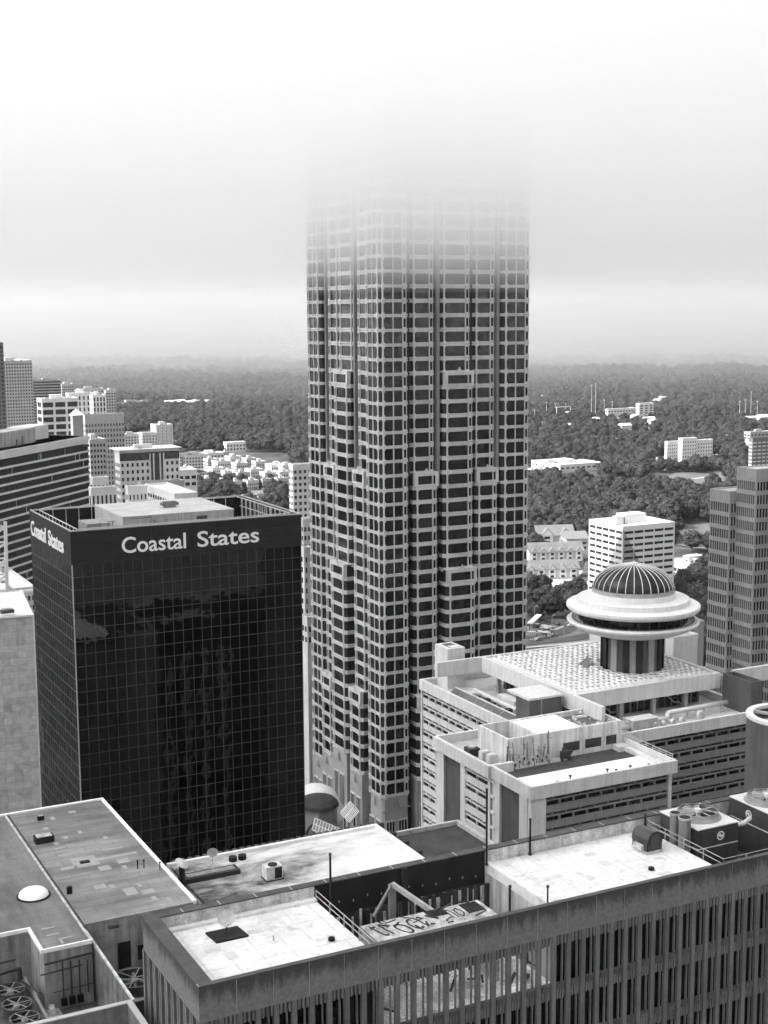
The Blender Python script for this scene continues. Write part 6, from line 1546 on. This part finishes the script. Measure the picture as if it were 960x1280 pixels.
def roads():
    asp = mat('asphalt', .09, rough=.9, var=.2, scale=.08, fine=.15); kerb = mat('kerb_stone', .4); paint = mat('road_paint', .7)
    def strip(name, pts, w, m, lift=.6):
        P = [atG(*p) for p in pts]; Q = []
        for i in range(len(P)-1):
            for k in range(8): Q.append(P[i].lerp(P[i+1], k/8))
        Q.append(P[-1])
        for _ in range(6): Q = [Q[0]]+[(Q[i-1]+Q[i]*2+Q[i+1])/4 for i in range(1, len(Q)-1)]+[Q[-1]]
        mb = MB(); L_ = []
        for i, q in enumerate(Q):
            d = (Q[min(i+1, len(Q)-1)]-Q[max(i-1, 0)]); d.z = 0; d.normalize(); s_ = Vector((d.y, -d.x, 0))*w/2
            a, b = q-s_, q+s_; a.z = gz(a.x, a.y)+lift; b.z = gz(b.x, b.y)+lift; L_.append((a, b))
        for (a, b), (c, d) in zip(L_[:-1], L_[1:]): mb.quad(a, b, d, c)
        structure(name, mb, m); return Q
    strip('road', [(640, 800), (700, 793), (712, 786), (700, 778), (672, 772)], 9, asp, .8)
    strip('road', [(655, 806), (720, 800), (750, 792), (760, 775), (700, 762), (650, 757)], 9, asp, .8)
    strip('road', [(655, 812), (725, 806), (775, 798)], 2.5, mat('pale_kerb_strip', .5), .95)
    strip('road', [(655, 796), (695, 789), (704, 785)], 1.6, MATS['pale_kerb_strip'], .95)
    strip('road', [(820, 604), (860, 600), (900, 596)], 5, mat('pale_path', .4), .9)
    strip('road', [(700, 742), (735, 722), (740, 700)], 8, asp, .7)
    def car(lab, px, py, rz, body, nm='parked_car'):
        v = atG(px, py); t = thing(nm, lab, 'car', (v.x, v.y, v.z+.85), rz=rz)
        mb = MB(); pr = [(-2.2, .35), (-2.15, .8), (-1.3, .9), (-.9, 1.4), (.7, 1.42), (1.3, .95), (2.1, .82), (2.25, .4)]
        n = len(pr); i = len(mb.v)
        for s_ in (-.85, .85): mb.v += [(x, s_, z) for x, z in pr]
        for k in range(n-1): mb.f.append((i+k, i+k+1, i+n+k+1, i+n+k)); mb.m.append(0)
        mb.f += [tuple(i+k for k in range(n)), tuple(i+n+n-1-k for k in range(n)), (i, i+n, i+2*n-1, i+n-1)]; mb.m += [0, 0, 0]
        part('body', mb, mat('car_%d' % int(body*100), body, rough=.3, spec=.6), t, world=False)
        mb = MB(); mb.box(-.95, 1.0, -.87, .87, .95, 1.3); part('window', mb, FARGL, t, world=False)
        for x in (-1.35, 1.35):
            for y in (-.86, .86):
                mb = MB(); mb.tube((x, y-.1, .33), (x, y+.1, .33), .33, 10); part('wheel', mb, MATS['black_screen'], t, world=False)
    car('dark car on the curved road right of the tall tower', 697, 783, R(40), .04)
    car('white car on the curved road behind the rotunda', 714, 785, R(-20), .6)
    car('grey car on the road beside the tall tower edge', 672, 803, R(10), .3)
    # street furniture: lamps beside the curved road
    base = None
    for i, (px, py, lab) in enumerate(((690, 790, 'thin street lamp inside the bend of the curved road'), (705, 800, 'thin street lamp on the near kerb of the curved road'), (668, 778, 'thin street lamp near the tower edge by the curved road'))):
        v = atG(px, py)
        t = thing('street_lamp', lab, 'street lamp', (v.x, v.y, v.z+.5), 'street lamps by the curved road')
        mb = MB(); mb.tube((0, 0, 0), (0, 0, 8), .12, 6); part('pole', mb, mat('lamp_pole', .35), t, world=False)
        mb = MB(); mb.beam((0, 0, 8), (1.4, 0, 8.2), .12); mb.box(1.1, 1.9, -.15, .15, 8.1, 8.3); part('lamp_head', mb, mat('lamp_head', .6), t, world=False)
    # building site / plaza with blocks and frames beside the road
    r10 = random.Random(6)
    u = thing('site_fence', 'low white dashed barrier line along the plaza by the curved road', 'barrier', atG(680, 800))
    b0 = atG(662, 803); b1 = atG(692, 795); mb = MB()
    for i in range(14): q = b0.lerp(b1, i/14); q2 = b0.lerp(b1, (i+.7)/14); mb.beam((q.x, q.y, q.z+1.2), (q2.x, q2.y, q2.z+1.2), .5, 1.0)
    part('panel', mb, mat('barrier_white', .65), u)
    mb = MB()
    for i in range(15): q = b0.lerp(b1, i/14); mb.tube((q.x, q.y, q.z), (q.x, q.y, q.z+2.2), .15, 5)
    part('post', mb, MATS['black_screen'], u)
    q = atG(662, 789); q2 = atG(674, 780); u = thing('pale_canopy', 'long pale slanting canopy at the tower edge above the plaza', 'canopy', q)
    mb = MB(); mb.beam((q.x, q.y, q.z+4), (q2.x, q2.y, q2.z+5), 3.0, .5); part('roof', mb, mat('canopy_pale', .6), u)
    mb = MB(); mb.tube(q, (q.x, q.y, q.z+4), .2, 6); mb.tube(q2, (q2.x, q2.y, q2.z+5), .2, 6); part('post', mb, MATS['black_screen'], u)
    for i in range(9):
        v = atG(r10.uniform(662, 690), r10.uniform(786, 799))
        t = thing('site_cabin', 'small pale or dark cabin on the plaza inside the curved road', 'cabin', (v.x, v.y, v.z), 'cabins on the plaza', rz=r10.uniform(0, 3))
        mb = MB(); mb.box(-1.8, 1.8, -1, 1, .3, 2.7); part('cabin', mb, mat('cabin_%d' % (i % 3), (.6, .1, .35)[i % 3]), t, world=False)
        mb = MB(); mb.box(-1.9, 1.9, -1.1, 1.1, 2.7, 2.9); part('roof', mb, wallmat(.5), t, world=False)
    # pylons and masts of a far sports ground
    for i, (px, py, h) in enumerate(((683, 527, 20), (694, 526, 17), (707, 526, 17), (739, 528, 45), (744, 528, 47), (755, 526, 22), (765, 524, 18), (668, 530, 12), (938, 530, 36), (931, 531, 26), (924, 531, 24), (946, 531, 24))):
        v = atG(px, py)
        t = thing('light_mast', 'thin pale mast standing out of the far woods to the right', 'mast', v, 'far pale masts')
        mb = MB(); mb.tube((0, 0, 0), (0, 0, h+8), .35, 5, .2); part('pole', mb, mat('mast_pale', .6), t, world=False)
        mb = MB(); mb.box(-1.1, 1.1, -.4, .4, h+7.4, h+8.4); part('lamp_head', mb, mat('mast_pale', .6), t, world=False)
    v = atG(700, 527); v2 = atG(707, 526.5)
    t = thing('goal_gantry', 'white gantry between two far masts right of the tower', 'gantry', v)
    mb = MB(); mb.beam((-6, 0, 21), (22, 6, 21), 1.3); part('beam', mb, mat('mast_pale', .6), t, world=False)
    mb = MB(); mb.tube((-6, 0, 0), (-6, 0, 21), .6, 5); mb.tube((22, 6, 0), (22, 6, 21), .6, 5); part('post', mb, mat('mast_pale', .6), t, world=False)
    # foot of the tall tower: dark domed pavilion with an arch, glass canopies, pale dome behind
    q = atD(398, 1012, 330)
    t = thing('domed_pavilion', 'small stone pavilion with dark shallow dome and arch at the tall tower foot', 'pavilion', (q.x, q.y, GROUND))
    h = q.z-GROUND
    mb = MB(); mb.prism([(-5.4+5.4*(1-math.cos(a)) if False else 4.6*math.cos(a), 4.6*math.sin(a)) for a in [R(22.5+45*k) for k in range(8)]], 0, h+1.2); part('wall', mb, wallmat(.24), t, world=False)
    mb = MB(); mb.lathe([(5.1, h+1.2), (4.8, h+2.0), (3.8, h+3.0), (2.0, h+3.6), (.01, h+3.8)], n=20); part('dome', mb, mat('dome_dark', .03, var=.4), t, world=False)
    mb = MB()
    d = Vector((-q.x, -q.y, 0)).normalized(); s_ = Vector((-d.y, d.x, 0))
    for k in range(10):
        a0, a1 = math.pi*k/10, math.pi*(k+1)/10; c = d*4.7+Vector((0, 0, h-5.2))
        mb.beam(c+s_*3.0*math.cos(a0)+Vector((0, 0, 3.6*math.sin(a0))), c+s_*3.0*math.cos(a1)+Vector((0, 0, 3.6*math.sin(a1))), .5)
    part('arch', mb, mat('arch_dark', .03), t, world=False)
    for lab, (xa, ya), (xb, yb), D, w in (('long glass canopy with white glazing bars leading from the domed pavilion', (392, 1030), (425, 1044), 322, 4.2), ('short tilted glass canopy with white bars at the tower foot', (431, 1022), (443, 1008), 322, 3.4)):
        a = atD(xa, ya, D); b = atD(xb, yb, D); t = thing('glass_canopy', lab, 'canopy', (a.x, a.y, GROUND), 'canopies at the tower foot')
        d = (b-a).normalized(); up = Vector((.15, -.5, .86)); s_ = d.cross(up).normalized()*w/2
        mb = MB(); n_ = 9
        for k in range(n_+1): c = a.lerp(b, k/n_); mb.beam(c-s_, c+s_, .16)
        for s2 in (-1, 0, 1): mb.beam(a+s_*s2, b+s_*s2, .2)
        part('glazing_bar', mb, mat('bar_white', .75), t)
        mb = MB(); mb.quad(a-s_*.97, a+s_*.97, b+s_*.97, b-s_*.97); part('glass', mb, mat('canopy_glass', .2, rough=.3, var=.4, scale=.5), t)
        mb = MB(); mb.tube((a.x, a.y, GROUND), a, .2, 6); mb.tube((b.x, b.y, GROUND), b, .2, 6); part('post', mb, MATS['black_screen'], t)
    q = atD(394, 990, 345); t = thing('pale_barrel_roof', 'pale rounded roof showing behind the domed pavilion', 'roof', (q.x, q.y, GROUND)); h = q.z-GROUND
    mb = MB(); mb.lathe([(7, h-7), (6.6, h-3), (5, h+.2), (2.5, h+1.6), (.01, h+2.0)], n=24); part('shell', mb, wallmat(.6), t, world=False, smooth=True)
    mb = MB(); mb.lathe([(7, 0), (7, h-7)], n=24); part('wall', mb, wallmat(.4), t, world=False)
    # corrugated cylindrical block at the right edge behind the hotel
    q = atD(986, 893, 262); t = thing('round_block', 'dark round concrete block with a pale rim at the right edge beside the hotel', 'building', (q.x, q.y, GROUND)); h = q.z-GROUND
    mb = MB(); mb.lathe([(7.6, 0), (7.6, h), (7.0, h), (7.0, h-2)], n=48); part('wall', mb, mat('round_wall', .1, rough=.85, var=.2, streak=.3), t, world=False)
    mb = MB(); mb.lathe([(7.7, h-.5), (7.7, h+.1), (6.4, h+.1), (6.4, h-.5)], n=48, closed=True); part('rim', mb, wallmat(.6), t, world=False)
    mb = MB(); mb.lathe([(.01, h-2), (7, h-2)], n=24); part('roof', mb, mat('round_roof', .05), t, world=False)
    mb = MB()
    for k in range(3): a = k*1.05; mb.beam((-6.5*math.cos(a), -6.5*math.sin(a), h-.4), (6.5*math.cos(a), 6.5*math.sin(a), h-.4), .5)
    part('beam', mb, wallmat(.4), t, world=False)
roads()
# ---------------------------------------------------------------- trees
def crown_mesh(seed, R_=7.0, H=13.5, nl=13, leaves=620):
    rr = random.Random(seed); mb = MB(); lobes = []
    for i in range(nl):
        a = rr.uniform(0, 6.28); d = R_*math.sqrt(rr.random())*.68; z = H*rr.uniform(.42, .82)-d*.25
        lobes.append((Vector((d*math.cos(a), d*math.sin(a), z)), R_*rr.uniform(.26, .44)))
    lobes.append((Vector((0, 0, H*.76)), R_*.5)); lobes.append((Vector((0, 0, H*.5)), R_*.7))
    # solid inner mass, roughened
    for c, r in lobes:
        n = 7; m = 5; i0 = len(mb.v)
        for j in range(m+1):
            t = math.pi*j/m
            for k in range(n):
                p = 2*math.pi*k/n+j*.4; q = r*rr.uniform(.86, 1.0); mb.v.append((c.x+q*math.sin(t)*math.cos(p), c.y+q*math.sin(t)*math.sin(p), c.z+q*.85*math.cos(t)))
        for j in range(m):
            for k in range(n): a = i0+j*n+k; b = i0+j*n+(k+1) % n; mb.f.append((a, a+n, b+n, b)); mb.m.append(0)
    tot = sum(r*r for c, r in lobes)
    for c, r in lobes:
        for i in range(int(leaves*r*r/tot)):
            d = Vector((rr.gauss(0, 1), rr.gauss(0, 1), rr.gauss(.25, 1))).normalized(); p = c+Vector((d.x, d.y, d.z*.88))*r*rr.uniform(.9, 1.1)
            u = Vector((rr.gauss(0, 1), rr.gauss(0, 1), rr.gauss(0, 1))).normalized(); nrm = (d+u*.38).normalized(); a = nrm.orthogonal().normalized(); b = nrm.cross(a); s_ = rr.uniform(.3, .65)
            mb.cur = 1 if rr.random() < .4 else 0
            mb.quad(p-a*s_-b*s_*.7, p+a*s_-b*s_*.8, p+a*s_*.8+b*s_, p-a*s_*.9+b*s_*.8)
    mb.cur = 0
    return mb
def leaf_mat(name, v):
    m, n = nt(name); L = n.links
    out = N(n, 'ShaderNodeOutputMaterial'); b = N(n, 'ShaderNodeBsdfPrincipled'); b.inputs['Roughness'].default_value = .75; b.inputs['Specular IOR Level'].default_value = .15; L.new(b.outputs[0], out.inputs[0])
    oi = N(n, 'ShaderNodeObjectInfo'); r_ = N(n, 'ShaderNodeMapRange'); r_.inputs[3].default_value = v*.7; r_.inputs[4].default_value = v*1.4; L.new(oi.outputs['Random'], r_.inputs[0])
    cc = N(n, 'ShaderNodeCombineColor'); [L.new(r_.outputs[0], cc.inputs[i]) for i in range(3)]; L.new(cc.outputs[0], b.inputs['Base Color'])
    return m
LEAF = [leaf_mat('leaves_dark', .034), leaf_mat('leaves_light', .05)]
BARK = mat('bark', .09, rough=.95, var=.3, scale=.5)
def trunk_mb(seed, H=10.5):
    rr = random.Random(seed+99); mb = MB(); mb.tube((0, 0, -1.5), (0, 0, H*.5), .32, 7, .2)
    for i in range(5):
        a = rr.uniform(0, 6.28); z = H*rr.uniform(.25, .45); mb.tube((0, 0, z), (2.4*math.cos(a), 2.4*math.sin(a), z+2.6), .14, 5, .06)
    return mb
CROWNS = [crown_mesh(s).mesh('crown', LEAF) for s in range(6)]
TRUNKS = [trunk_mb(s).mesh('trunk', BARK) for s in range(3)]
# nothing grows here (frame coordinates of the foot of a tree)
BARE = [(222, 566, 368, 610), (655, 583, 752, 600), (808, 592, 910, 613), (818, 573, 906, 586), (724, 688, 850, 900), (-100, 545, 222, 1300),
        (648, 776, 775, 900), (655, 690, 742, 748), (843, 655, 895, 690), (838, 700, 900, 738), (357, 640, 383, 1000), (756, 515, 820, 521), (201, 508, 264, 513), (356, 585, 372, 650), (168, 540, 220, 575), (276, 558, 310, 568), (766, 556, 790, 560), (930, 548, 990, 620), (296, 626, 340, 636), (240, 585, 262, 606)]
HID = [(36, 640, 383, 1400), (389, -100, 659, 1100), (525, 812, 1200, 1300), (889, 612, 1200, 1300), (0, 560, 108, 1300), (736, 658, 844, 760), (713, 745, 873, 800)]
def grow():
    rr = random.Random(1234); pts = []
    r = 400.
    while r < 6200:
        s_ = max(11., r*.0068); az = YA_-R(19.5)
        while az < YA_+R(19.5):
            a = az+rr.uniform(-.4, .4)*s_/r; d = r+rr.uniform(-.45, .45)*s_; az += s_/r
            x, y = d*math.sin(a), d*math.cos(a); z = gz(x, y)
            q = px_of((x, y, z)); top = px_of((x, y, z+14))
            if any(a0 < q[0] < a1 and b0 < q[1] < b1 for a0, b0, a1, b1 in BARE): continue
            if any(a0+4 < q[0] < a1-4 and b0 < top[1] for a0, b0, a1, b1 in HID): continue
            if r < 560 and not (640 < q[0] < 780 or 378 < q[0] < 392 or 840 < q[0] < 890): continue
            if 225 < q[0] < 368 and 606 < q[1] < 645 and rr.random() < .3: continue
            # clearings
            cl = math.sin(x*.011+2)*math.cos(y*.009)+.5*math.sin(x*.03+y*.021)
            if cl > 1.12 and r > 900: continue
            k = rr.uniform(.75, 1.35)*(1+.35*math.sin(x*.02)*math.sin(y*.017)*.6); k *= max(1., s_/13)**.8
            pts.append((d, x, y, z, k, rr.uniform(0, 6.28), rr.randrange(6)))
        r += s_*.92
    pts.sort()
    inview = [p for p in pts if -15 < px_of(p[1:4])[0] < 975]
    near = inview[:300]; ns = set(id(p) for p in near)
    first = {}
    for d, x, y, z, k, a, i in near:
        g = 'woods beyond the tower foot'
        t = thing('broadleaf_tree', 'round leafy broadleaf tree in the nearer woods between and beyond the buildings', 'tree', (x, y, z), 'nearer broadleaf trees', a); t.scale = (k, k, k*random.uniform(.85, 1.15))
        c = link('crown', CROWNS[i], t); link('trunk', TRUNKS[i % 3], t); first.setdefault(i, c)
    rest = [p for p in pts if id(p) not in ns]
    me = bpy.data.meshes.new('forest'); me.from_pydata([(p[1], p[2], p[3]) for p in rest], [], [])
    for nm, ty, vals in (('sc', 'FLOAT', [p[4] for p in rest]), ('rot', 'FLOAT', [p[5] for p in rest]), ('idx', 'INT', [p[6] for p in rest])):
        at = me.attributes.new(nm, ty, 'POINT'); at.data.foreach_set('value', vals)
    o = link('forest', me); o['kind'] = 'stuff'
    ng = bpy.data.node_groups.new('forest_nodes', 'GeometryNodeTree'); ng.interface.new_socket('Geometry', in_out='INPUT', socket_type='NodeSocketGeometry'); ng.interface.new_socket('Geometry', in_out='OUTPUT', socket_type='NodeSocketGeometry')
    nn = ng.nodes; L = ng.links; gi = nn.new('NodeGroupInput'); go = nn.new('NodeGroupOutput')
    ip = nn.new('GeometryNodeInstanceOnPoints'); ip.inputs['Pick Instance'].default_value = True
    g2i = nn.new('GeometryNodeGeometryToInstance')
    for i in reversed(range(6)):
        oi = nn.new('GeometryNodeObjectInfo'); oi.transform_space = 'ORIGINAL'; oi.inputs['Object'].default_value = first[i]; oi.inputs['As Instance'].default_value = False
        L.new(oi.outputs['Geometry'], g2i.inputs[0]) if False else None
        g = nn.new('GeometryNodeGeometryToInstance'); L.new(oi.outputs['Geometry'], g.inputs[0]); first[('n', i)] = g
    jn = nn.new('GeometryNodeJoinGeometry')
    for i in range(6): L.new(first[('n', i)].outputs[0], jn.inputs[0])
    nn.remove(g2i)
    def attr(nm, ty):
        a = nn.new('GeometryNodeInputNamedAttribute'); a.data_type = ty; a.inputs['Name'].default_value = nm; return a
    asc, aro, aid = attr('sc', 'FLOAT'), attr('rot', 'FLOAT'), attr('idx', 'INT')
    cx = nn.new('ShaderNodeCombineXYZ'); L.new(aro.outputs['Attribute'], cx.inputs[2])
    L.new(gi.outputs[0], ip.inputs['Points']); L.new(jn.outputs[0], ip.inputs['Instance']); L.new(aid.outputs['Attribute'], ip.inputs['Instance Index']); L.new(cx.outputs[0], ip.inputs['Rotation']); L.new(asc.outputs['Attribute'], ip.inputs['Scale'])
    L.new(ip.outputs[0], go.inputs[0])
    md = o.modifiers.new('forest', 'NODES'); md.node_group = ng
    print('trees', len(pts), 'near', near[-1][0])
grow()
make_air()
